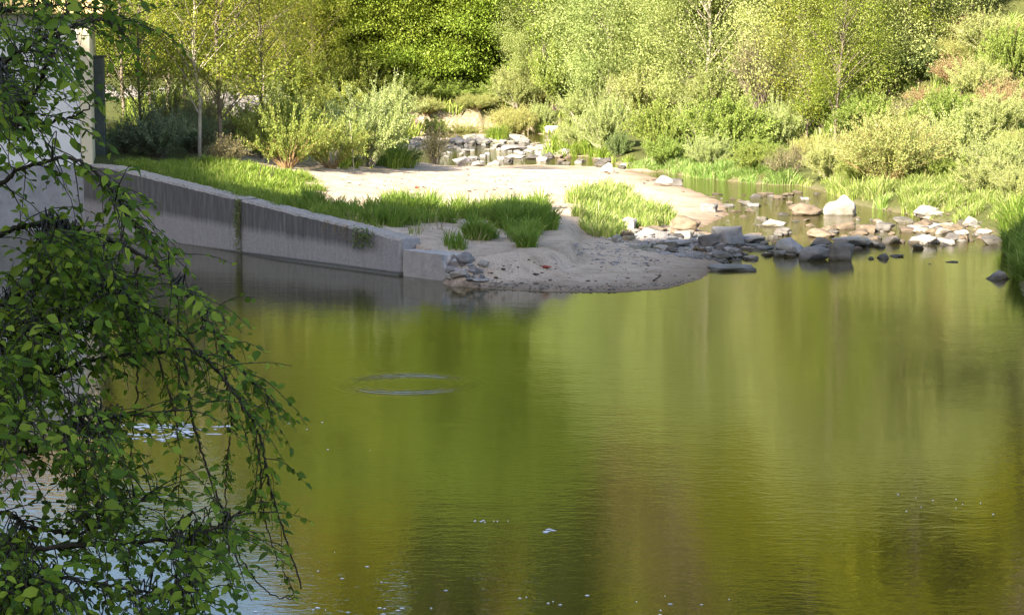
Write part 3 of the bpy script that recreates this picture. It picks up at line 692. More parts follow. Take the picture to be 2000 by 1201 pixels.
gravel('gravel', [(910, 545), (960, 515), (1120, 495), (1300, 500), (1380, 520), (1330, 555), (1200, 566), (1000, 562)], 120, 1, (.012, .04), M['litter'], 'scattered dark pebbles and twigs on the shaded lower beach')
gravel('pebbles', [(620, 345), (800, 333), (1000, 332), (1180, 350), (1180, 375), (1100, 400), (1120, 470), (1060, 400), (900, 372), (700, 372)], 150, 2, (.015, .05), M['litter'], 'scattered dark pebbles and litter on the sandbar crest')
gravel('waterline_gravel', [(930, 560), (1000, 563), (1100, 567), (1200, 567), (1300, 560), (1360, 545), (1300, 553), (1200, 560), (1100, 559), (1000, 554), (930, 548)], 420, 7, (.008, .03), M['rock'], 'line of fine grey gravel along the waterline of the lower beach')
gravel('scarp_gravel', [(1120, 478), (1190, 470), (1260, 500), (1330, 515), (1200, 520), (1130, 505)], 160, 17, (.015, .05), M['rock'], 'grey stones and clods scattered below the eroded edge of the sand ridge')
gravel('spit_gravel', [(1170, 465), (1240, 455), (1400, 465), (1530, 470), (1530, 508), (1440, 516), (1350, 506), (1260, 492)], 1500, 3, (.03, .085), M['rock'], 'grey gravel filling the gaps between cobbles on the spit')
gravel('rapids_gravel', [(790, 268), (870, 262), (1000, 268), (1065, 285), (1060, 312), (1000, 322), (860, 322), (810, 300)], 700, 4, (.06, .14), M['rock'], 'grey gravel between the stones of the rapids')
gravel('shore_gravel', [(1400, 380), (1480, 368), (1640, 395), (1930, 440), (1930, 478), (1800, 480), (1560, 460), (1500, 455)], 260, 6, (.03, .08), M['brownrock'], 'brown gravel along the shallow stream and right shore')
# pale riprap slope behind the shrubs on the left
def riprap():
    g = np.random.default_rng(12); mb = MB()
    bmq = bmesh.new(); bmesh.ops.create_icosphere(bmq, subdivisions=1, radius=.5); bv = np.array([v.co[:] for v in bmq.verts]); bf = np.array([[v.index for v in f.verts] for f in bmq.faces]); bmq.free()
    for i in range(1500):
        X = g.uniform(-22, -9.0); q = g.uniform(0, 1); Y = 89 + q*9
        z = 1.5 + q*1.75*float(sstep(-8.6, -12.5, X)) - .9*float(sstep(-11, -8.6, X)) + .25*float(vnoise(np.array([X]), np.array([Y]), 2, 3)[0]) + g.normal()*.08
        s_ = g.uniform(.18, .55)*g.choice([1, 1, 1.6]); a, b, c = g.uniform(0, 6.3, 3)
        v = bv*g.uniform(.35, 1.4, (len(bv), 1))*np.array([s_*g.uniform(.8, 1.6), s_, s_*g.uniform(.35, .8)])
        rot = np.array(Matrix.Rotation(a, 3, 'Z') @ Matrix.Rotation(b*.1, 3, 'X'))
        mb.add(v @ rot.T + np.array([X, Y, z]), bf)
    tag(link('riprap', mb.mesh('riprap', M['riprap'], False)), 'bank of pale grey broken rubble behind the shrubs on the left', 'rubble', None, 'stuff')
M['riprap'] = simple_mat('rubble stone', (0.10, 0.095, 0.095), (0.24, 0.225, 0.22), .9, .9, .6, .06)
riprap()

# ------------------------------------------------------------------ vegetation builders
def spray_tree(seed, H, RAD, z0, nspray, nleaf, leafL, lm, bm_, flat=.35, srad=(.7, 1.3), droop=.25, trunk_r=.2, asym=0.25, up=0.0, limbs=26):
    """trunk with limbs; the crown is many leafy sprays spread through an uneven volume"""
    global rng
    rng = np.random.default_rng(seed)
    tb = MB()
    zz = np.linspace(-.4, H*.92, 12)
    wob = np.cumsum(rng.normal(0, .012*H, (12, 2)), 0)*.5; wob -= wob[0]
    axis = np.column_stack([wob, zz]); tb.tube(axis, trunk_r, trunk_r*.12, 7)
    cents = []
    for i in range(nspray):
        f = rng.uniform(0, 1)**.85
        z = z0 + (H-z0)*f
        prof = (math.sin(math.pi*min(1, .12+.80*f))**.65)
        a = rng.uniform(0, 2*math.pi)
        lob = 1 + asym*math.sin(2*a + seed) + asym*.7*math.sin(3*a - f*5 + seed*2)
        r = RAD*prof*lob*(rng.uniform(.25, 1)**.5)
        cents.append((math.cos(a)*r, math.sin(a)*r, z - droop*r*.5, a, r))
    cents = np.array(cents)
    ax = lambda z: np.array([np.interp(z, zz, axis[:, 0]), np.interp(z, zz, axis[:, 1])])
    for i in rng.choice(nspray, min(limbs, nspray), False):
        cx, cy, cz, a, r = cents[i]
        zb = max(z0*.6, cz - r*.55 - .1*H); b = ax(zb)
        p0 = np.array([b[0], b[1], zb]); p2 = np.array([cx+b[0], cy+b[1], cz]); p1 = (p0+p2)/2 + np.array([0, 0, .12*r])
        t = np.linspace(0, 1, 6)[:, None]
        tb.tube((1-t)**2*p0 + 2*t*(1-t)*p1 + t*t*p2, trunk_r*.28, trunk_r*.05, 4)
    PP = []; DD = []; NN = []
    for cx, cy, cz, a, r in cents:
        n = int(nleaf*rng.uniform(.6, 1.4)); R_ = rng.uniform(*srad)
        u = rng.normal(size=(n, 3))*np.array([.55, .55, .55*flat])*R_
        rad = np.array([math.cos(a), math.sin(a), 0])
        tilt = -droop*(u @ rad)
        b = ax(cz)
        p = u + np.array([cx+b[0], cy+b[1], cz]); p[:, 2] += tilt
        PP.append(p)
        d = rand_unit(n)*.8 + rad*.7; d[:, 2] -= .3 - up; DD.append(d)
        N_ = rand_unit(n)*.75; N_[:, 2] += 1; NN.append(N_)
    P = np.concatenate(PP); D = np.concatenate(DD); N_ = np.concatenate(NN)
    Ls = leafL*rng.uniform(.65, 1.3, len(P))
    Vv, Ff = leaf_quads(P, D, N_, Ls, Ls*rng.uniform(.5, .75, len(P)))
    return tb.mesh('trunk', bm_), npmesh('crown', Vv, Ff, lm)
def stem_bush(seed, nst, nleaf, spread, leafL, lm, bm_, aspect=.35, curve=.5, lo=.15, thick=.012, ntw=3, even=.5):
    """unit bush: stems rising from a base to height ~1, radius ~1, leaves along fine twigs"""
    global rng
    rng = np.random.default_rng(seed); tb = MB(); PP = []; DD = []
    for i in range(nst):
        a = rng.uniform(0, 2*math.pi); sp_r = spread*rng.uniform(0, 1)**even
        hgt_ = rng.uniform(.55, 1.0)*(1-.38*(sp_r/spread)**2)
        b = np.array([math.cos(a), math.sin(a), 0])*rng.uniform(0, .14)
        t = np.linspace(0, 1, 8)[:, None]
        tip = np.array([math.cos(a)*sp_r, math.sin(a)*sp_r, hgt_])
        mid = b*.6 + tip*np.array([.35, .35, .62]) + rng.normal(0, .04, 3)
        P = (1-t)**2*b + 2*t*(1-t)*mid + t*t*tip
        tb.tube(P, thick*rng.uniform(.6, 1.2), thick*.15, 3)
        paths = [P]
        for k in range(ntw):
            j = rng.integers(2, 7); d = rand_unit(1)[0]*.7 + (P[min(7, j+1)]-P[j-1])/np.linalg.norm(P[min(7, j+1)]-P[j-1]+1e-9); d[2] += .15
            ln = rng.uniform(.12, .32); q = P[j] + np.linspace(0, 1, 5)[:, None]*d*ln; tb.tube(q, thick*.35, thick*.1, 3); paths.append(q)
        for q in paths:
            n = int(nleaf*(1 if q is P else .55)); u = lo + (1-lo)*rng.uniform(0, 1, n)**.8 if q is P else rng.uniform(.1, 1, n)
            x_ = u*(len(q)-1); i0 = np.minimum(x_.astype(int), len(q)-2); fr = (x_-i0)[:, None]
            pp = q[i0]*(1-fr) + q[i0+1]*fr; tt = q[i0+1]-q[i0]; tt /= np.linalg.norm(tt, axis=1)[:, None]+1e-9
            PP.append(pp + rng.normal(0, .018, (n, 3))); DD.append(tt*.7 + rand_unit(n)*.9)
    P = np.concatenate(PP); D = np.concatenate(DD)
    keep = P[:, 2] > .02; P, D = P[keep], D[keep]
    Ls = leafL*rng.uniform(.6, 1.3, len(P))
    Vv, Ff = leaf_quads(P, D, rand_unit(len(P))*.9+np.array([0, 0, .5]), Ls, Ls*aspect)
    return tb.mesh('stems', bm_), npmesh('foliage', Vv, Ff, lm)
def bare_bush(seed, nst, lm, bm_):
    return stem_bush(seed, nst, 10, .75, .05, lm, bm_, .4, .5, .4, .012, 7)
PROTO = {}
def proto(key, parts, names):
    PROTO[key] = (parts, names)
proto('beech', [spray_tree(s, 17, 5.6, 1.2, 420, 300, .15, M['beech'], M['bark'], .28, (.8, 1.5), .3, .28) for s in (21, 22, 23)], ('trunk', 'crown'))
proto('hill', [spray_tree(s, 15, 5.0, 2.5, 130, 100, .42, M['hillleaf'], M['bark'], .5, (.9, 1.7), .2, .25) for s in (31, 32)], ('trunk', 'crown'))
proto('hillbrown', [spray_tree(s, 15, 4.2, 2.5, 110, 55, .34, M['hillbrown'], M['bark'], .6, (.8, 1.5), .1, .25, .3, .2, 90) for s in (33,)], ('trunk', 'crown'))
proto('hilldark', [spray_tree(s, 18, 3.4, 1.0, 130, 110, .36, M['hilldark'], M['bark'], .4, (.7, 1.3), .5, .25) for s in (34,)], ('trunk', 'crown'))
proto('willow_tree', [spray_tree(s, 11, 4.0, .8, 340, 290, .10, M['willow'], M['palebark'], 1.0, (.5, .95), .05, .12, .3, .7, 40) for s in (41, 42)], ('trunk', 'crown'))
proto('young', [spray_tree(s, 9, 1.9, 2.0, 170, 90, .085, M['sparse'], M['bark'], .8, (.3, .8), .05, .07, .3, .3, 60) for s in (51, 52, 53)], ('trunk', 'crown'))
proto('pale_young', [spray_tree(s, 9, 1.5, 2.4, 100, 60, .085, M['sparse'], M['palebark'], .8, (.3, .6), .05, .07, .3, .3, 50) for s in (55,)], ('trunk', 'crown'))
proto('willow', [stem_bush(s, 100, 160, 1.0, .038, M['willow'], M['palebark']) for s in (61, 62, 63)], ('stems', 'foliage'))
proto('yellow', [stem_bush(s, 190, 70, .95, .036, M['yellowwillow'], M['redbark'], .3, .5, .25, .009) for s in (64,)], ('stems', 'foliage'))
proto('bush', [stem_bush(s, 90, 140, 1.0, .042, M['bushleaf'], M['bark'], .5) for s in (71, 72)], ('stems', 'foliage'))
proto('dark', [stem_bush(s, 75, 90, 1.0, .055, M['darkshrub'], M['bark'], .5) for s in (81, 82)], ('stems', 'foliage'))
proto('blue', [stem_bush(s, 100, 60, 1.0, .05, M['blueshrub'], M['bark'], .35) for s in (83,)], ('stems', 'foliage'))
proto('twiggy', [bare_bush(s, 70, M['brownleaf'], M['bark']) for s in (91, 92)], ('stems', 'foliage'))
proto('redtwig', [stem_bush(s, 90, 14, .9, .05, M['redtwig'], M['redbark'], .4, .5, .3, .010, 7) for s in (98,)], ('stems', 'foliage'))
proto('arching', [stem_bush(s, 46, 80, 1.35, .042, M['bushleaf'], M['redbark'], .5, .5, .3, .010, 4, .3) for s in (95, 96)], ('stems', 'foliage'))
MADE = {}
def plant(key, loc, sc, rz, label, cat, name, group=None, var=0, lean=(0, 0)):
    parts, names = PROTO[key]; v = var % len(parts)
    if (key, v, name) in MADE:
        o = copy_tree(MADE[key, v, name])
    else:
        o = empty(name, (0, 0, 0))
        for n_, me_ in zip(names, parts[v]): link(n_, me_, o)
        MADE[key, v, name] = o
    o.location = loc; o.scale = sc; o.rotation_euler = (lean[0], lean[1], rz)
    for k_ in ('label', 'category', 'group'):
        if k_ in o: del o[k_]
    return tag(o, label, cat, group)
# (kind, base px, base py, width px, height px, label, name, group, depth override)
BUSH = [
 ('blue', 305, 308, 170, 105, 'blue-green bushy shrub in front of the pale rubble bank on the left', 'shrub'),
 ('arching', 560, 330, 170, 150, 'arching shrub with drooping leafy sprays behind the middle of the wall grass', 'shrub'),
 ('arching', 645, 330, 130, 120, 'leaning loose shrub with long twigs between the arching shrub and the grey-green willow', 'shrub'),
 ('twiggy', 440, 322, 130, 60, 'bare twiggy low bush at the feet of the thin trees on the left', 'shrub'),
 ('bush', 560, 312, 160, 120, 'leafy green bush behind the arching shrub', 'shrub'),
 ('willow', 715, 326, 200, 150, 'broad grey-green willow bush at the left end of the sandbar crest', 'willow_bush'),
 ('yellow', 830, 240, 90, 40, 'low dry scrub under the left end of the bare dirt bank', 'shrub'),
 ('bush', 880, 196, 120, 40, 'leafy fringe bush hanging over the top of the white dirt bank', 'shrub'),
 ('bush', 965, 205, 80, 50, 'leafy fringe bush at the right end of the dirt bank top', 'shrub'),
 ('bush', 800, 205, 110, 60, 'leafy fringe bush at the left end of the dirt bank top', 'shrub'),
 ('willow', 1140, 250, 120, 80, 'pale willow scrub right of the dark trunked bush', 'willow_bush'),
 ('bush', 1480, 325, 120, 60, 'low green bush between broad bright bush and the stream grass', 'shrub'),
 ('willow', 1340, 300, 120, 90, 'pale bush squeezed between the leafy bush and the broad bright bush', 'willow_bush'),
 ('willow', 1945, 345, 150, 80, 'low pale bush at the right edge just above the bank grass', 'willow_bush'),
 ('bush', 1890, 285, 120, 60, 'low bush in the middle of the right slope above the wide pale willow', 'shrub'),
 ('yellow', 1990, 320, 120, 70, 'yellowish bush at the right edge between two pale bushes', 'shrub'),
 ('willow', 1910, 195, 130, 80, 'pale bush on the dry patch of the upper right slope', 'willow_bush'),
 ('yellow', 1850, 130, 110, 60, 'small yellowish bush near the top of the right slope', 'shrub'),
 ('bush', 1735, 190, 140, 100, 'leafy bush on the upper slope left of the bluish dark bush', 'shrub'),
 ('willow', 1930, 110, 140, 90, 'pale bush on the skyline of the right slope', 'willow_bush'),
 ('willow', 1130, 292, 90, 60, 'small pale willow at the right end of the rapids beside the narrow water', 'willow_bush'),
 ('bush', 690, 205, 190, 110, 'big leafy undergrowth bush at the left foot of the forest', 'shrub'),
 ('bush', 580, 215, 170, 110, 'leafy undergrowth bush behind the arching shrub at the forest foot', 'shrub'),
 ('willow', 1010, 212, 120, 70, 'pale scrub at the right foot of the forest above the yellowish bush', 'willow_bush'),
 ('yellow', 1045, 240, 90, 45, 'low yellowish scrub left of the dark trunked bush', 'shrub'),
 ('blue', 380, 300, 150, 90, 'blue-green shrub between the slender trees before the rubble bank', 'shrub'),
 ('twiggy', 470, 300, 140, 110, 'half bare twiggy shrub before the right end of the pale rubble bank', 'shrub'),
 ('blue', 240, 300, 90, 70, 'small blue-green shrub at the foot of the dark upright', 'shrub'),
 ('bush', 1300, 326, 110, 62, 'low pale green bush at the water edge left of the soft pale bush', 'shrub'),
 ('willow', 1385, 330, 110, 70, 'soft pale bush at the front of the broad bright bush', 'willow_bush'),
 ('bush', 1475, 338, 100, 62, 'small bush dipping to the stream right of the soft pale bush', 'shrub'),
 ('twiggy', 1530, 350, 100, 60, 'brownish bramble hanging to the stream under the slender leafed bush', 'shrub'),
 ('willow', 1620, 352, 120, 80, 'pale bush on the bank in front of the thin leaning tree', 'willow_bush'),
 ('bush', 1680, 362, 90, 60, 'small green bush just left of the reddish willow stems', 'shrub'),
 ('bush', 1840, 372, 130, 75, 'green bush on the bank grass right of the reddish willow stems', 'shrub'),
 ('willow', 1930, 385, 140, 85, 'pale bush low on the right bank near the edge of the view', 'willow_bush'),
 ('willow', 1990, 400, 120, 80, 'pale bush cut by the right edge just above the dark shaded grass', 'willow_bush'),
 ('twiggy', 330, 285, 150, 130, 'half bare twiggy bush among the slender trees on the left', 'shrub'),
 ('twiggy', 400, 272, 130, 120, 'twiggy thin leaved bush behind the thin dark trunked tree', 'shrub'),
 ('willow', 545, 290, 130, 110, 'pale loose bush between the crooked tree and the arching shrub', 'willow_bush'),
 ('yellow', 930, 246, 100, 36, 'dry tuft scrub in front of the right end of the bare dirt bank', 'shrub'),
 ('willow', 1060, 258, 100, 60, 'pale bush behind the right end of the rapids', 'willow_bush'),
 ('redtwig', 1890, 95, 120, 70, 'reddish twiggy scrub on the skyline of the dry right slope', 'shrub'),
 ('redtwig', 1955, 230, 130, 80, 'reddish bare scrub halfway up the right slope at the edge of the view', 'shrub'),
 ('redtwig', 1870, 165, 120, 60, 'reddish brown scrub on the dry slope right of the bluish dark bush', 'shrub'),
 ('redtwig', 1810, 215, 100, 50, 'small reddish scrub below the bluish dark bush', 'shrub'),
 ('redtwig', 1985, 110, 110, 70, 'reddish scrub at the very right of the slope skyline', 'shrub'),
 ('dark', 785, 325, 90, 45, 'low dark green herb clump at the foot of the grey-green willow', 'herb_clump'),
 ('twiggy', 850, 322, 90, 85, 'dark twiggy half bare shrub standing at the left of the rapids', 'shrub'),
 ('bush', 650, 250, 160, 90, 'mid green bush behind the leaning loose shrub, under the forest edge', 'shrub'),
 ('willow', 760, 262, 150, 100, 'pale willow bush left of the bare dirt bank', 'willow_bush'),
 ('bush', 845, 262, 70, 40, 'small round green bush at the back left of the rapids', 'shrub'),
 ('yellow', 905, 258, 120, 35, 'low yellowish scrub in front of the white dirt bank', 'shrub'),
 ('yellow', 1005, 262, 110, 70, 'yellowish bush at the right end of the white dirt bank', 'shrub'),
 ('bush', 1088, 242, 130, 130, 'bush on dark bare trunks above the white blocky rock', 'shrub'),
 ('willow', 1020, 232, 120, 90, 'pale bush behind the yellowish bush at the right of the forest', 'willow_bush'),
 ('willow', 1185, 300, 130, 120, 'silvery willow bush above the dark fern like clump', 'willow_bush'),
 ('dark', 1210, 308, 60, 55, 'dark fern like clump hanging over the stream bend', 'herb_clump'),
 ('bush', 1285, 304, 140, 110, 'leafy bush right of the dark fern like clump on the stream bank', 'shrub'),
 ('bush', 1420, 308, 190, 125, 'broad bright bush in the middle of the right stream bank', 'shrub'),
 ('willow', 1520, 300, 130, 105, 'slender leafed bush right of the broad bright bush', 'willow_bush'),
 ('twiggy', 1490, 232, 170, 210, 'tall grey-brown nearly bare shrub between two pale trees', 'shrub'),
 ('twiggy', 1335, 215, 120, 70, 'brown tangled half dead shrub below the pale willow trees', 'shrub'),
 ('yellow', 1742, 366, 260, 165, 'big fan shaped yellowish willow with reddish stems above the grass tuft', 'willow_bush'),
 ('willow', 1880, 330, 190, 120, 'wide pale willow right of the big fan shaped one', 'willow_bush'),
 ('twiggy', 1560, 330, 90, 50, 'low brownish bramble on the bank grass left of the thin leaning tree', 'shrub'),
 ('dark', 1795, 165, 130, 90, 'bluish dark bush on the upper right slope', 'shrub'),
 ('bush', 1975, 165, 130, 120, 'bright leafy bush at the top right edge of the slope', 'shrub'),
 ('bush', 1690, 265, 130, 80, 'low leafy bush on the slope behind the fan shaped willow', 'shrub'),
 ('bush', 1850, 245, 140, 70, 'low leafy bush on the dry right slope', 'shrub'),
 ('willow', 1960, 270, 150, 90, 'pale bush at the right edge halfway up the slope', 'willow_bush'),
 ('twiggy', 1770, 235, 90, 45, 'small dry brown bush on the right slope under the bluish bush', 'shrub'),
 ('bush', 1610, 250, 130, 90, 'green undergrowth bush behind the thin leaning tree', 'shrub'),
 ('willow', 1250, 235, 150, 110, 'pale undergrowth willow between silvery willow and the tall willow trees', 'willow_bush'),
 ('willow', 1390, 225, 140, 90, 'pale undergrowth willow behind the broad bright bush', 'willow_bush'),
 ('yellow', 1590, 325, 100, 70, 'pale yellowish bush at the foot of the thin leaning tree', 'shrub'),
]
for i, (key, px, py, wpx, hpx, label, nm) in enumerate(BUSH):
    g = ground(px, py); m_ = g[1]/F
    cat = 'willow' if 'willow' in nm else ('plant' if 'herb' in nm else 'bush')
    plant(key, (g[0], g[1]+.2, gz(g[0], g[1])-.05), (wpx*m_*.5, wpx*m_*.5, hpx*m_), i*1.7, label, cat, nm, None, i)
# trees: key, px, base py or depth Y, scale, label
TREE = [
 ('young', 430, 315, 1.12, 'thin dark trunked tree with a pale bare top behind the wall grass'),
 ('pale_young', 392, 312, .95, 'pale slender young tree left of the thin dark trunked tree'),
 ('young', 512, 312, .80, 'small crooked dark tree right of the thin dark trunked tree'),
 ('young', 292, 225, 1.0, 'thin straight young tree above the pale rubble bank on the left'),
 ('pale_young', 516, 205, 1.1, 'pale trunked sapling in front of the forest on the left'),
 ('pale_young', 536, 208, .95, 'second pale sapling just right of the pale trunked one'),
 ('young', 360, 230, 1.1, 'leafy young tree behind the pale slender one on the left'),
 ('young', 240, 235, 1.15, 'young tree close to the right of the dark upright'),
 ('young', 330, 235, 1.2, 'leafy young tree behind the pale rubble, between two slender stems'),
 ('young', 465, 225, 1.15, 'leafy young tree behind and between the dark trunked tree and the crooked tree'),
 ('young', 560, 222, 1.1, 'leafy young tree behind the arching shrub'),
 ('young', 610, 232, .9, 'small leafy tree at the left foot of the forest'),
 ('young', 275, 300, .8, 'small shaded tree beside the blue-green shrub'),
 ('young', 1630, 292, .95, 'thin leaning tree with a bare lower trunk on the right bank'),
 ('young', 1576, 300, .9, 'thin upright tree left of the leaning tree on the right bank'),
 ('willow_tree', 1195, 225, 1.0, 'tall pale willow tree right of the forest edge'),
 ('willow_tree', 1380, 222, 1.0, 'tall pale willow tree left of the grey-brown bare shrub'),
 ('willow_tree', 1285, 205, 1.1, 'tall pale willow behind and between the two front willow trees'),
 ('willow_tree', 1640, 215, 1.0, 'tall pale green tree right of the grey-brown bare shrub'),
 ('willow_tree', 1060, 215, .6, 'small pale tree leaning against the right edge of the forest'),
 ('willow_tree', 1820, 110, .8, 'grey-green tree at the top of the right slope'),
 ('young', 1780, 140, .9, 'thin trunked tree on the upper right slope'),
]
for i, (key, px, py, sc, label) in enumerate(TREE):
    g = ground(px, py)
    plant(key, (g[0], g[1]+.2, gz(g[0], g[1])-.1), (sc, sc, sc), i*2.1, label, 'tree', 'willow_tree' if 'willow' in key else 'young_tree', None, i, (0, R(-6) if 'leaning tree' in label else 0))
FOREST = [(470, 118, .85, 'far left'), (590, 119, .95, ''), (700, 121, 1.0, ''), (800, 117, .9, ''), (905, 118, 1.0, ''), (1000, 119, 1.05, ''), (350, 122, .95, ''), (1075, 124, 1.0, ''), (230, 121, .9, ''),
          (640, 130, 1.1, ''), (760, 131, 1.1, ''), (860, 130, 1.1, ''), (960, 132, 1.15, '')]
FL = ['leafy forest tree behind the pale saplings on the left', 'leafy forest tree right of the pale saplings', 'full yellow-green forest tree left of the forest middle', 'forest tree overhanging the left end of the bare dirt bank', 'big bright forest tree directly over the white dirt bank', 'bright forest tree at the right end of the forest edge', 'yellow-green forest tree behind the thin trees on the left', 'dark shaded forest tree in the gap left of the tall willow', 'forest tree just right of the dark upright by the power house',
      'second row forest tree behind the left saplings', 'second row forest tree behind the middle of the forest edge', 'second row forest tree left of the white dirt bank', 'second row forest tree above the right end of the forest edge']
for i, (px, Y, sc, _) in enumerate(FOREST):
    X = (px-1000)/F*Y/cp
    plant('beech', (X, Y, gz(X, Y)-.3), (sc, sc, sc), i*1.3, FL[i], 'tree', 'forest_tree', None, i)
# hillside wood above: fills the mirror in the pool
r = random.Random(9); placed = []
for i in range(2000):
    Y = r.uniform(94, 215); X = r.uniform(-.36, .36)*Y
    if Y < foot(np.array(X)) + 16 or (X < 4 and Y < 138 and X > -30): continue
    if X > 10 and Y < 94: continue
    if any((X-a)**2 + (Y-b)**2 < 36 for a, b in placed): continue
    placed.append((X, Y))
    if len(placed) >= 200: break
for i, (X, Y) in enumerate(placed):
    sc = r.uniform(.7, 1.1); c = float(vnoise(np.array([X/Y*100 + 50]), np.array([Y*.02]), 3.2, 15)[0]) + r.uniform(-.12, .12)
    key, lab, nm, grp = ('hill', 'yellow-green tree of the wood high on the far hillside', 'hillside_tree', 'leafy trees of the wood on the hillside')
    if c > .15: key, lab, nm, grp = ('hillbrown', 'brownish budding tree of the wood high on the far hillside', 'budding_tree', 'budding trees of the wood on the hillside')
    elif c < -.13: key, lab, nm, grp = ('hilldark', 'dark conifer of the wood high on the far hillside', 'conifer', 'conifers of the wood on the hillside')
    plant(key, (X, Y, gz(X, Y)-.3), (sc, sc, sc*r.uniform(.9, 1.15)), r.uniform(0, 6), lab, 'tree', nm, grp, i)

# ------------------------------------------------------------------ grass
def grass_mesh(name, B, D, H, Ln, wd, m):
    """arching blades of three segments: base B, heading D, height H, reach Ln"""
    n = len(B); up = np.array([0, 0, 1.]); V = []
    sd = np.cross(D, up) + rng.normal(0, .5, (n, 3))*np.array([1, 1, 0]); sd /= np.linalg.norm(sd, axis=1)[:, None] + 1e-9
    sd *= (wd*rng.uniform(.6, 1.3, n))[:, None]*.5
    drp = rng.uniform(.55, 1.0, n)
    for u, wdt in ((0, .8), (.4, 1.0), (.75, .75), (1.0, 0)):
        c = B + D*(Ln*u*u)[:, None] + up[None]*(H*(1.35*u - .35*u*u/np.maximum(drp, .3)*1.0))[:, None]
        V += [c-sd*wdt, c+sd*wdt] if wdt else [c]
    V = np.stack(V, 1).reshape(-1, 3); i = np.arange(n)*7
    q = np.concatenate([np.stack([i, i+1, i+3, i+2], 1), np.stack([i+2, i+3, i+5, i+4], 1)])
    return npmesh(name, V, [q, np.stack([i+4, i+5, i+6], 1)], m)
def grass_patch(name, polys, n, hr, wd, m, label, seed, clump=.25, lean=.35, cat='grass', spacing=None):
    """n blades per square metre of clump; clumps stand apart so that the ground shows between them"""
    global rng
    rng = np.random.default_rng(seed); BB = []; DD = []; HH = []; LL = []
    spacing = spacing or clump*1.5
    for poly in polys:
        W = [ground(px, py)[:2] for px, py in poly]
        P = np.array(W); lo, hi = P.min(0)-.2, P.max(0)+.2
        k = int((hi[0]-lo[0])*(hi[1]-lo[1])/spacing**2) + 3
        cl = rng.uniform(lo, hi, (k, 2)); s = sd_poly(cl[:, 0], cl[:, 1], W)
        th = vnoise(cl[:, 0], cl[:, 1], 1.1, 5) + .5*vnoise(cl[:, 0], cl[:, 1], .5, 6)
        cl = cl[s + .75*th > 0]
        for c in cl:
            sz = float(np.clip(1 + .9*float(vnoise(np.array([c[0]]), np.array([c[1]]), 1.3, 7)[0]) + rng.normal(0, .22), .4, 1.7))
            R_ = clump*sz; nb = max(6, int(n*R_*R_*3.1))
            a = rng.uniform(0, 2*np.pi, nb); rr = R_*np.sqrt(rng.uniform(0, 1, nb))
            q = c + np.column_stack([np.cos(a), np.sin(a)])*rr[:, None]*.75
            d = np.column_stack([np.cos(a), np.sin(a), np.zeros(nb)])*.7 + rng.normal(0, .45, (nb, 3))*np.array([1, 1, 0]) + np.array([.15, -.1, 0])
            d /= np.linalg.norm(d, axis=1)[:, None] + 1e-9
            h_ = rng.uniform(*hr, nb)*sz*(1-.35*(rr/R_)**2)
            z = hgt(q[:, 0], q[:, 1]); ok = z > water_z(q[:, 1])-.03
            BB.append(np.column_stack([q, z-.03])[ok]); DD.append(d[ok]); HH.append(h_[ok]); LL.append((h_*lean*rng.uniform(.25, 1.4, nb)*(.4+.8*rr/R_))[ok])
    return tag(link(name, grass_mesh(name, np.concatenate(BB), np.concatenate(DD), np.concatenate(HH), np.concatenate(LL), wd, m)), label, cat, None, 'stuff')
G, BG = M['grass'], M['bankgrass']
grass_patch('wall_grass', [[(330, 322), (480, 356), (600, 386), (625, 364), (600, 340), (520, 332), (400, 318)], [(225, 324), (420, 374), (640, 434), (760, 456), (770, 438), (640, 408), (600, 385), (480, 355), (330, 322), (230, 314)]], 300, (.08, .30), .020, G, 'green grass strip along the top of the concrete wall', 1, .20, .6, spacing=.22)
grass_patch('sandbar_grass', [[(600, 400), (690, 410), (800, 416), (890, 408), (955, 418), (975, 436), (900, 440), (800, 436), (780, 448), (745, 452), (700, 435), (640, 425)],
   [(740, 440), (800, 440), (790, 455), (750, 452)]],
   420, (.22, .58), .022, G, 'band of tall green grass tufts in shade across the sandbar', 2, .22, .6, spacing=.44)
grass_patch('front_tuft', [[(990, 418), (1035, 412), (1062, 446), (1062, 468), (1035, 484), (1005, 484), (982, 462)], [(918, 457), (950, 455), (965, 468), (945, 474), (920, 466)]], 380, (.30, .58), .02, G, 'lush bright green grass clump at the front centre of the sandbar', 22, .26, .65, spacing=.2)
grass_patch('straw_tufts', [[(600, 392), (760, 400), (960, 410), (1070, 440), (1075, 500), (960, 490), (860, 470), (780, 470), (660, 440)], [(1085, 390), (1240, 375), (1300, 440), (1160, 470)]], 60, (.10, .34), .014, M['drygrass'], 'sparse dry straw stalks among the green grass of the sandbar', 33, .16, .9, spacing=.75)
grass_patch('small_tuft', [[(892, 484), (906, 484), (906, 488), (892, 488)], [(793, 456), (806, 456), (806, 461), (793, 461)], [(765, 392), (795, 392), (790, 398), (762, 398)]], 300, (.2, .4), .02, G, 'few small isolated grass tufts on the sand near the wall end', 3, .10, .5)
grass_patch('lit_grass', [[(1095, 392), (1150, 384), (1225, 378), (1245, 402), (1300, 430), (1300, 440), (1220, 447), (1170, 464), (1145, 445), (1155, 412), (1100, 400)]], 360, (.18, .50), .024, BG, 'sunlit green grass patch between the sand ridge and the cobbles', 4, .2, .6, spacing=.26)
grass_patch('crest_grass', [[(640, 331), (800, 329), (800, 325), (650, 322)], [(940, 277), (985, 273), (980, 268), (942, 268)], [(1062, 312), (1100, 308), (1115, 296), (1060, 298)], [(1090, 300), (1180, 312), (1180, 285), (1100, 280)], [(1000, 262), (1080, 262), (1080, 245), (1000, 248)], [(1022, 302), (1048, 302), (1048, 294), (1027, 294)], [(1150, 322), (1240, 328), (1240, 316), (1150, 310)]], 200, (.3, .7), .03, G, 'green grass clumps behind the sandbar crest and in the rapids', 5, .3, .6)
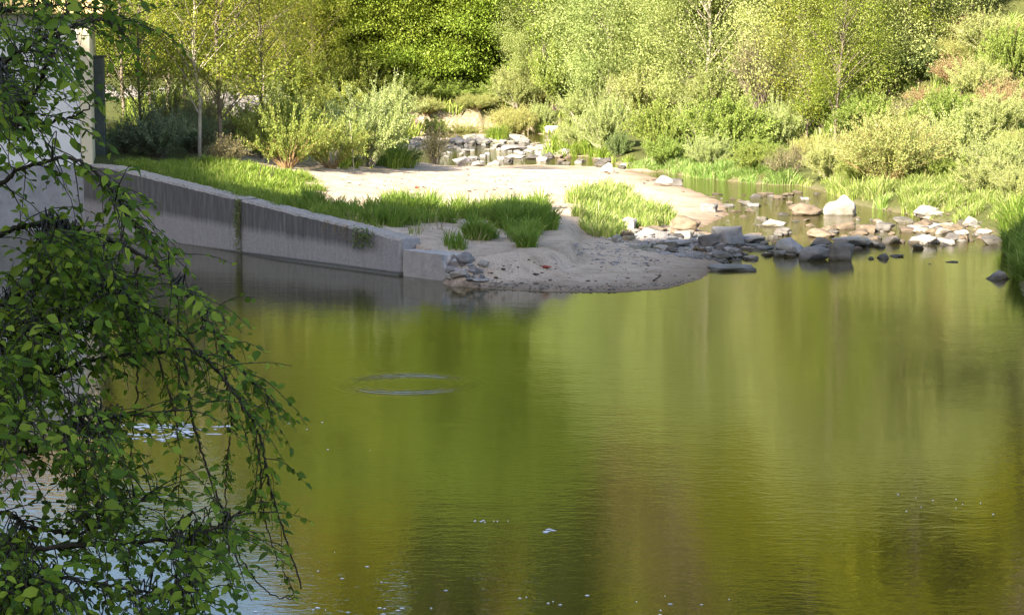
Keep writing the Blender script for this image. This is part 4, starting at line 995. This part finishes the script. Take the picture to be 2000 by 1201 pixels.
grass_patch('stream_bank_grass', [[(1242, 336), (1350, 350), (1480, 362), (1560, 362), (1560, 338), (1420, 326), (1250, 318)]], 380, (.16, .50), .02, BG, 'tall pale bank grass overhanging the far side of the shallow stream', 6, .42, .8, spacing=.42)
grass_patch('right_bank_grass', [[(1565, 366), (1660, 398), (1700, 385), (1790, 418), (1940, 450), (1990, 440), (2100, 470), (2100, 360), (1900, 350), (1700, 352), (1560, 342)], [(1590, 345), (1700, 352), (1740, 372), (1690, 388), (1600, 368)]], 340, (.16, .50), .02, BG, 'long light green grass mounds covering the right bank below the willows', 7, .45, .8, spacing=.70)
grass_patch('boulder_tuft', [[(1664, 428), (1690, 432), (1750, 430), (1762, 412), (1700, 404), (1664, 410)]], 420, (.25, .6), .02, BG, 'pale green grass tuft growing between the wedge boulder and shore stones', 8, .35, .8, spacing=.4)
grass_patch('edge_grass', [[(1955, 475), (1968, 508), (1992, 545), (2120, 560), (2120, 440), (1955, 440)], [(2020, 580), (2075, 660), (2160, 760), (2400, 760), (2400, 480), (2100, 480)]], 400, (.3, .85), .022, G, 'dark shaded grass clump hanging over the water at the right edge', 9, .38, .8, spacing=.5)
grass_patch('slope_grass', [[(1560, 330), (1700, 340), (1900, 330), (2100, 350), (2100, 60), (1850, 90), (1650, 190), (1560, 260)]], 60, (.2, .55), .045, BG, 'patchy green grass on the right hill slope', 10, .55, .9, spacing=.75)
grass_patch('dry_slope_grass', [[(1700, 260), (1830, 180), (1900, 60), (2050, 60), (2050, 300), (1850, 260)]], 50, (.2, .5), .04, M['drygrass'], 'dry pinkish grass on the bare part of the right slope', 11, .5, .9, spacing=1.2)
grass_patch('wood_undergrowth', [[(240, 300), (600, 315), (780, 318), (800, 235), (960, 240), (1100, 240), (1600, 290), (1600, 205), (1050, 200), (600, 190), (240, 210)]], 35, (.3, .8), .07, M['bushleaf'], 'mixed green undergrowth along the foot of the wood', 12, .6, .9, spacing=1.4)
# ivy on the wall joint, overhanging roots and herbs on the wall top
def hanging(name, label, cat, s0, s1, z0, z1, n, m, L_, wd, seed):
    global rng
    rng = np.random.default_rng(seed); tb = MB(); P = []; D = []
    root = empty(name, wp((s0+s1)/2, -.02, 0)); o3 = np.array(root.location)
    for i in range(n):
        s = rng.uniform(s0, s1); zt = float(wall_z(s)); l_ = rng.uniform(z0, z1)
        k = max(4, int(l_/.05)); zz = zt + .02 - np.linspace(0, 1, k)*l_
        pts = np.array([wp(s + .04*math.sin(j*.9+i), -.02-.05*math.sin(math.pi*j/k)-rng.uniform(0, .02), z) for j, z in enumerate(zz) if z > .08])
        if len(pts) < 2: continue
        tb.tube(pts-o3, .006, .003, 3)
        q = np.repeat(pts, 3, 0) + rng.normal(0, .035, (len(pts)*3, 3)); P.append(q); d = rand_unit(len(q)); d[:, 2] -= .6; D.append(d)
    P = np.concatenate(P)-o3; D = np.concatenate(D)
    P[:, :2] -= WN*0.04
    V_, F_ = leaf_quads(P, D, rand_unit(len(P)) - np.array([*WN, 0])*1.2, L_*rng.uniform(.6, 1.3, len(P)), wd)
    link('stems', tb.mesh('stems', M['redbark'])); bpy.data.objects[-1:] if False else None
    st = [o for o in C.objects if o.name.startswith('stems') and o.parent is None and o.type == 'MESH'][-1]; st.parent = root
    link('leaves', npmesh('leaves', V_, F_, m), root)
    return tag(root, label, cat)
hanging('ivy', 'thin strip of ivy climbing the vertical joint of the wall', 'plant', SJ2-.10, SJ2+.10, .9, 1.4, 7, M['darkshrub'], .05, .035, 1)
hanging('overhanging_herb', 'dark herb hanging over the wall top near its low end', 'plant', 2.6, 3.3, .15, .42, 16, M['darkshrub'], .06, .04, 2)
hanging('dead_grass', 'dry straw hanging over the wall top left of the dark herb', 'plant', 3.6, 4.6, .08, .40, 14, M['drygrass'], .05, .008, 3)

# driftwood and litter
def stick(name, pts, r0, r1, m, label, cat='branch'):
    mb = MB(); mb.tube(np.array(pts), r0, r1, 6)
    P = np.array(pts); k = len(P)//2
    mb.tube(np.array([P[k], P[k]+(P[-1]-P[0])*.25+np.array([.05, .1, .12])]), r0*.5, r1*.5, 4)
    return tag(link(name, mb.mesh(name, m)), label, cat)
def gl(px, py, up=0): g = ground(px, py); return (g[0], g[1], g[2]+up)
stick('driftwood', [gl(1418, 492, .06), gl(1436, 492, .10), gl(1452, 500, .04)], .035, .02, M['litter'], 'dark bent driftwood branch on the cobbles below the square block')
stick('driftwood', [gl(1276, 551, .03), gl(1285, 547, .05), gl(1291, 546, .08)], .02, .01, M['litter'], 'short dark twig on the lower beach near the waterline')
stick('dead_branch', [gl(1150, 290, .2), gl(1130, 275, .7), gl(1115, 262, 1.1)], .07, .03, M['drift'], 'pale dead branch leaning over the wide flat slab')
stick('dead_branch', [atY(1300, 185, 104), atY(1350, 150, 104), atY(1395, 130, 104.5)], .12, .05, M['drift'], 'weathered dead trunk leaning among the pale willow trees')
stick('dead_branch', [gl(1745, 330, .1), gl(1720, 300, .8), gl(1700, 285, 1.2)], .04, .015, M['drift'], 'pale bare twig poking out left of the fan shaped willow')
stick('bare_stem', [gl(691, 333, -.05), gl(689, 333, .7), gl(684, 333, 1.6)], .022, .01, M['palebark'], 'thin bare pale stem standing before the grey-green willow', 'stem')
stick('bent_stem', [gl(505, 372, -.05), gl(530, 366, .25), gl(536, 360, .75)], .018, .008, M['fgbark'], 'dark bent bare stem rising from the wall grass', 'stem')
stick('bent_stem', [gl(502, 362, -.05), gl(507, 360, .3), gl(516, 355, .7)], .016, .008, M['fgbark'], 'short dark bare stem left of the bent one in the wall grass', 'stem')
M['redlitter'] = simple_mat('red brick', (0.22, 0.05, 0.04), (0.32, 0.09, 0.07), 9, .9, .3, .01)
def shard(px, py, label, m, sz):
    g = ground(px, py); o = link('litter', RK['brownrock', 'angular'][1].copy()); o.data.materials.clear(); o.data.materials.append(m)
    o.location = (g[0], g[1], g[2]+.01); o.scale = sz; tag(o, label, 'litter')
shard(1068, 530, 'small reddish brick shard on the shaded lower sand', M['redlitter'], (.22, .14, .09))
shard(815, 369, 'small dark red piece of litter on the sunlit sand', M['redlitter'], (.16, .12, .10))
shard(1047, 541, 'dark flat stone chip left below the reddish shard', M['litter'], (.16, .1, .06))
shard(1101, 407, 'dark flat stone on the top of the sand ridge', M['rock'], (.22, .14, .06))

# foam on the water
def foam(name, spots, label, seed):
    r = np.random.default_rng(seed); mb = MB()
    for px, py, n, sx, sy, s0 in spots:
        for i in range(n):
            g = at(px + r.normal()*sx, py + r.normal()*sy, 0.004)
            if n < 1: continue
            k = 7; a = np.arange(k)*2*np.pi/k; rr = .6*s0*r.uniform(.25, 1.3)*r.uniform(.6, 1.3, k)
            V_ = np.column_stack([g[0]+np.cos(a)*rr*r.uniform(1.5, 4), g[1]+np.sin(a)*rr, np.full(k, .003)])
            top = np.array([[g[0], g[1], .012]])
            mb.add(np.concatenate([V_, top]), [(j, (j+1) % k, k) for j in range(k)])
    tag(link(name, mb.mesh(name, M['foam'], True)), label, 'foam', None, 'stuff')
foam('foam_streak', [(290, 832, 34, 40, 3, .05), (360, 838, 22, 40, 4, .05), (280, 852, 36, 40, 5, .03), (340, 850, 20, 30, 4, .025)], 'white foam streak on the water behind the hanging branches', 1)
foam('foam_flecks', [(1850, 980, 10, 90, 10, .008), (1075, 1037, 7, 10, 2, .022), (1130, 1168, 11, 150, 8, .014), (1420, 1190, 5, 120, 8, .014), (680, 1120, 7, 60, 30, .010), (960, 1018, 8, 25, 2, .010), (620, 860, 5, 70, 60, .008), (650, 1190, 14, 80, 6, .018)], 'tiny white foam flecks drifting on the pool', 2)

# ------------------------------------------------------------------ overhanging tree in the foreground
def spline(P, n):
    P = np.array(P, float); t = np.linspace(0, len(P)-1, n); Q = np.zeros((n, 3))
    Pp = np.vstack([2*P[0]-P[1], P, 2*P[-1]-P[-2]])
    for i, tt in enumerate(t):
        k = min(int(tt), len(P)-2); f = tt-k; a, b, c, d = Pp[k:k+4]
        Q[i] = .5*((2*b) + (c-a)*f + (2*a-5*b+4*c-d)*f*f + (3*b-a-3*c+d)*f**3)
    return Q
def fg_leaves(P, D, N_, L_, W_):
    """pointed ovate leaves folded along the midrib: 6 quads/tris each"""
    D = D/np.linalg.norm(D, axis=1)[:, None]; Sd = np.cross(D, N_); Sd /= np.linalg.norm(Sd, axis=1)[:, None]+1e-9; Nn = np.cross(Sd, D)
    t = [(0, 0), (.28, .42), (.6, .40), (1.0, 0)]; n = len(P)
    L_ = L_[:, None]; W_ = W_[:, None]; cup = rng.uniform(-.05, .25, (n, 1)); curl = rng.uniform(-.15, .6, (n, 1))
    mid = [P + D*L_*a - Nn*L_*curl*a*a for a in (0, .28, .62, 1.0)]
    lf = [mid[1] + Sd*W_*.46 + Nn*W_*cup, mid[2] + Sd*W_*.40 + Nn*W_*cup]
    rt = [mid[1] - Sd*W_*.46 + Nn*W_*cup, mid[2] - Sd*W_*.40 + Nn*W_*cup]
    V = np.stack(mid + lf + rt, 1).reshape(-1, 3); i = np.arange(n)*8
    tri = np.concatenate([np.stack([i, i+4, i+1], 1), np.stack([i, i+1, i+6], 1), np.stack([i+2, i+5, i+3], 1), np.stack([i+2, i+3, i+7], 1)])
    qd = np.concatenate([np.stack([i+1, i+4, i+5, i+2], 1), np.stack([i+6, i+1, i+2, i+7], 1)])
    return V, [tri, qd]
TB = np.array([-2.5, 5.6, 0]); TB[2] = gz(TB[0], TB[1])
ft = tag(empty('overhanging_tree', tuple(TB)), 'leafy tree with long drooping branches hanging into the picture on the left', 'tree')
mb = MB(); mb.tube(spline([TB-TB+np.array([0, 0, -.2]), np.array([.1, .1, 1.2]), np.array([.05, .2, 2.6]), np.array([.3, .3, 4.2])], 14), .10, .05, 9); link('trunk', mb.mesh('trunk', M['fgbark']), ft)
trunk_pt = lambda z: TB + np.array([.1, .15, z - TB[2]])
rng = np.random.default_rng(77)
LIMB = [  # pixel paths with depth (metres from the camera); start left of the frame
 (.014, [(-60, 300, 6.0), (60, 190, 6.0), (110, 80, 6.0), (140, 0, 6.0), (170, -60, 6.0)], 26),
 (.012, [(-60, 480, 6.2), (60, 440, 6.2), (170, 455, 6.2), (280, 500, 6.2), (350, 560, 6.2), (420, 650, 6.2), (470, 720, 6.2), (545, 800, 6.2)], 46),
 (.010, [(-60, 380, 5.8), (40, 330, 5.8), (140, 310, 5.8), (210, 360, 5.8), (255, 430, 5.8), (300, 470, 5.8)], 36),
 (.011, [(-60, 620, 6.4), (80, 560, 6.4), (220, 570, 6.4), (330, 630, 6.4), (400, 700, 6.4), (470, 780, 6.4), (510, 860, 6.4), (530, 960, 6.4), (590, 1150, 6.4)], 40),
 (.010, [(-60, 800, 6.0), (80, 740, 6.0), (190, 700, 6.0), (300, 690, 6.0), (365, 683, 6.0), (420, 720, 6.0), (500, 830, 6.0)], 34),
 (.010, [(-60, 900, 5.6), (60, 880, 5.6), (160, 830, 5.6), (260, 810, 5.6), (360, 800, 5.6)], 40),
 (.012, [(-60, 1090, 5.4), (60, 1075, 5.4), (180, 1062, 5.4), (300, 1055, 5.4), (390, 1045, 5.4), (470, 1000, 5.4)], 50),
 (.010, [(-60, 1010, 5.8), (60, 1030, 5.8), (160, 1040, 5.8), (240, 1000, 5.8), (310, 950, 5.8)], 36),
 (.009, [(-60, 1180, 5.2), (80, 1130, 5.2), (200, 1140, 5.2), (320, 1160, 5.2), (400, 1150, 5.2)], 44),
 (.006, [(360, 690, 6.3), (372, 800, 6.3), (400, 900, 6.3), (440, 1010, 6.3), (470, 1090, 6.3), (530, 1160, 6.3), (590, 1168, 6.3)], 16),
 (.005, [(440, 730, 6.1), (452, 800, 6.1), (446, 880, 6.1), (440, 960, 6.1), (446, 1060, 6.1), (455, 1150, 6.1)], 16),
 (.005, [(300, 600, 6.1), (310, 700, 6.1), (340, 800, 6.1), (352, 900, 6.1), (345, 1000, 6.1)], 18),
 (.005, [(268, 520, 6.0), (265, 640, 6.0), (268, 760, 6.0), (256, 880, 6.0), (252, 980, 6.0)], 20),
 (.005, [(470, 790, 6.5), (505, 880, 6.5), (512, 980, 6.5), (530, 1060, 6.5), (570, 1150, 6.5)], 18),
 (.005, [(200, 960, 5.7), (220, 1040, 5.7), (250, 1110, 5.7), (270, 1200, 5.7), (280, 1260, 5.7)], 18),
 (.009, [(-60, 150, 6.4), (40, 100, 6.4), (120, 60, 6.4), (200, 40, 6.4), (240, 60, 6.4)], 34),
 (.008, [(-60, 40, 6.6), (30, 20, 6.6), (110, 10, 6.6), (190, 20, 6.6), (260, 50, 6.6)], 30),
 (.008, [(20, 270, 6.2), (80, 240, 6.2), (140, 230, 6.2), (190, 200, 6.2)], 14),
 (.007, [(-60, 700, 5.9), (60, 660, 5.9), (160, 640, 5.9), (260, 620, 5.9)], 40),
 (.007, [(300, 700, 6.6), (250, 640, 6.6), (330, 660, 6.6), (440, 625, 6.6)], 8),
]
def twig(p0, d0, ln, droop, tb, leaves, big=1.0, n_l=None, r=.0022):
    n = 7; pts = [p0]; d = d0/np.linalg.norm(d0)
    for k in range(n-1):
        d = d + np.array([0, 0, -droop*.16]) + rng.normal(0, .09, 3); d /= np.linalg.norm(d); pts.append(pts[-1] + d*ln/(n-1))
    pts = np.array(pts); tb.tube(pts, r, r*.4, 3)
    n_l = n_l or max(4, int(ln/.021)); u = (np.arange(n_l)+.6)/n_l; xx = u*(n-1); i0 = np.minimum(xx.astype(int), n-2); fr = (xx-i0)[:, None]
    P = pts[i0]*(1-fr) + pts[i0+1]*fr; T = pts[i0+1]-pts[i0]; T /= np.linalg.norm(T, axis=1)[:, None]
    side = np.cross(T, np.array([0, 0, 1.])); side /= np.linalg.norm(side, axis=1)[:, None]+1e-6
    side *= np.where(np.arange(n_l) % 2, 1, -1)[:, None]
    D = T*.55 + side*.9 + rng.normal(0, .3, (n_l, 3)); D[:, 2] -= .12
    N_ = np.array([0, -.45, 1.]) + rng.normal(0, .38, (n_l, 3))
    L_ = .032*big*rng.uniform(.35, 1.4, n_l); L_[-1] *= .7
    leaves.append((P + D*.004, D, N_, L_, L_*rng.uniform(.52, .72, n_l)))
def leaf_obj(leaves, parent, o3):
    P = np.concatenate([l[0] for l in leaves])-o3; D = np.concatenate([l[1] for l in leaves]); N_ = np.concatenate([l[2] for l in leaves])
    L_ = np.concatenate([l[3] for l in leaves]); W_ = np.concatenate([l[4] for l in leaves])
    V_, F_ = fg_leaves(P, D, N_, L_, W_); link('leaves', npmesh('leaves', V_, F_, M['fgleaf']), parent)
DENSE = [[(-40, 330), (110, 340), (150, 480), (120, 700), (160, 900), (140, 1210), (-40, 1210)], [(-40, 300), (120, 330), (205, 400), (160, 480), (-40, 470)], [(-40, 90), (150, 110), (205, 200), (190, 330), (60, 340), (-40, 330)], [(-40, -20), (200, -20), (215, 40), (150, 70), (60, 140), (-40, 170)], [(-40, 150), (40, 200), (70, 290), (190, 310), (215, 350), (250, 420), (330, 520), (400, 570), (420, 630), (300, 650), (210, 600), (-40, 620)],
         [(-40, 600), (190, 600), (170, 640), (60, 680), (140, 760), (240, 800), (260, 860), (250, 930), (330, 980), (440, 1000), (480, 1040), (400, 1080), (360, 1130), (460, 1210), (-40, 1210)]]
LB = []
for r0, path, ntw in LIMB:
    W3 = [np.array(atY(a, b, c)) for a, b, c in path]
    tb = MB(); leaves = []; thin = r0 < .0065
    if path[0][0] < 0: W3 = [trunk_pt(W3[0][2] - .25)] + W3      # join the limb to the trunk
    Q = spline(W3, 12*len(W3)); k0 = 12 if path[0][0] < 0 else 0
    tb.tube(Q + rng.normal(0, .0022, Q.shape), r0*.85, r0*.25, 6)
    for i in range(ntw):
        j = rng.integers(k0 + 2, len(Q)-1); T = Q[j]-Q[j-1]; T /= np.linalg.norm(T)
        d = T*.8 + rand_unit(1)[0]*.9
        twig(Q[j], d, (.05 if thin else rng.uniform(.08, .30))*rng.uniform(.7, 1.2), .4 if thin else .9, tb, leaves, .6 if thin else .92, 7 if thin else None)
    LB.append((Q, k0, tb, leaves, thin))
# twigs filling the crown, each growing from the nearest limb
for k, poly in enumerate(DENSE):
    for px, py in [q for q in poly_px(poly, 1600, 50+k) if vnoise(np.array([q[0]]), np.array([q[1]]), 90, 3)[0] > -.08][:(260, 190, 110, 60, 270, 440)[k]]:
        best = None
        for li in rng.permutation(len(LB)):
            Q, k0, tb, leaves, thin = LB[li]
            if thin: continue
            q = Q[k0+1:]; sx = q[:, 0]/q[:, 1]*F + 1000; sy = 110 - (q[:, 2]-CZ)/q[:, 1]*F
            dd = np.hypot(sx-px, sy-py)*rng.uniform(.8, 1.2); j = int(dd.argmin())
            if best is None or dd[j] < best[0]: best = (dd[j], li, k0+1+j)
        Q, k0, tb, leaves, thin = LB[best[1]]; o_ = Q[best[2]]
        p = np.array(atY(px, py, float(np.clip(o_[1] + rng.uniform(-.7, .9), 5.0, 7.6))))
        m_ = (o_+p)/2 + np.array([0, 0, .03]) + rng.normal(0, .015, 3)
        c_ = spline([o_, m_, p], 7); tb.tube(c_, .0026, .0016, 3)
        d = (p - m_)/np.linalg.norm(p-m_)*.6 + np.array([rng.uniform(-.3, .8), rng.uniform(-.4, .4), rng.uniform(-.7, .4)])
        twig(p, d, rng.uniform(.10, .26), .55, tb, leaves, rng.uniform(.6, 1.25))
for Q, k0, tb, leaves, thin in LB:
    b = link('branch', tb.mesh('branch', M['shoot'] if thin else M['fgbark']), None)
    b.data.transform(Matrix.Translation(-Vector(TB))); b.parent = ft
    leaf_obj(leaves, b, TB)
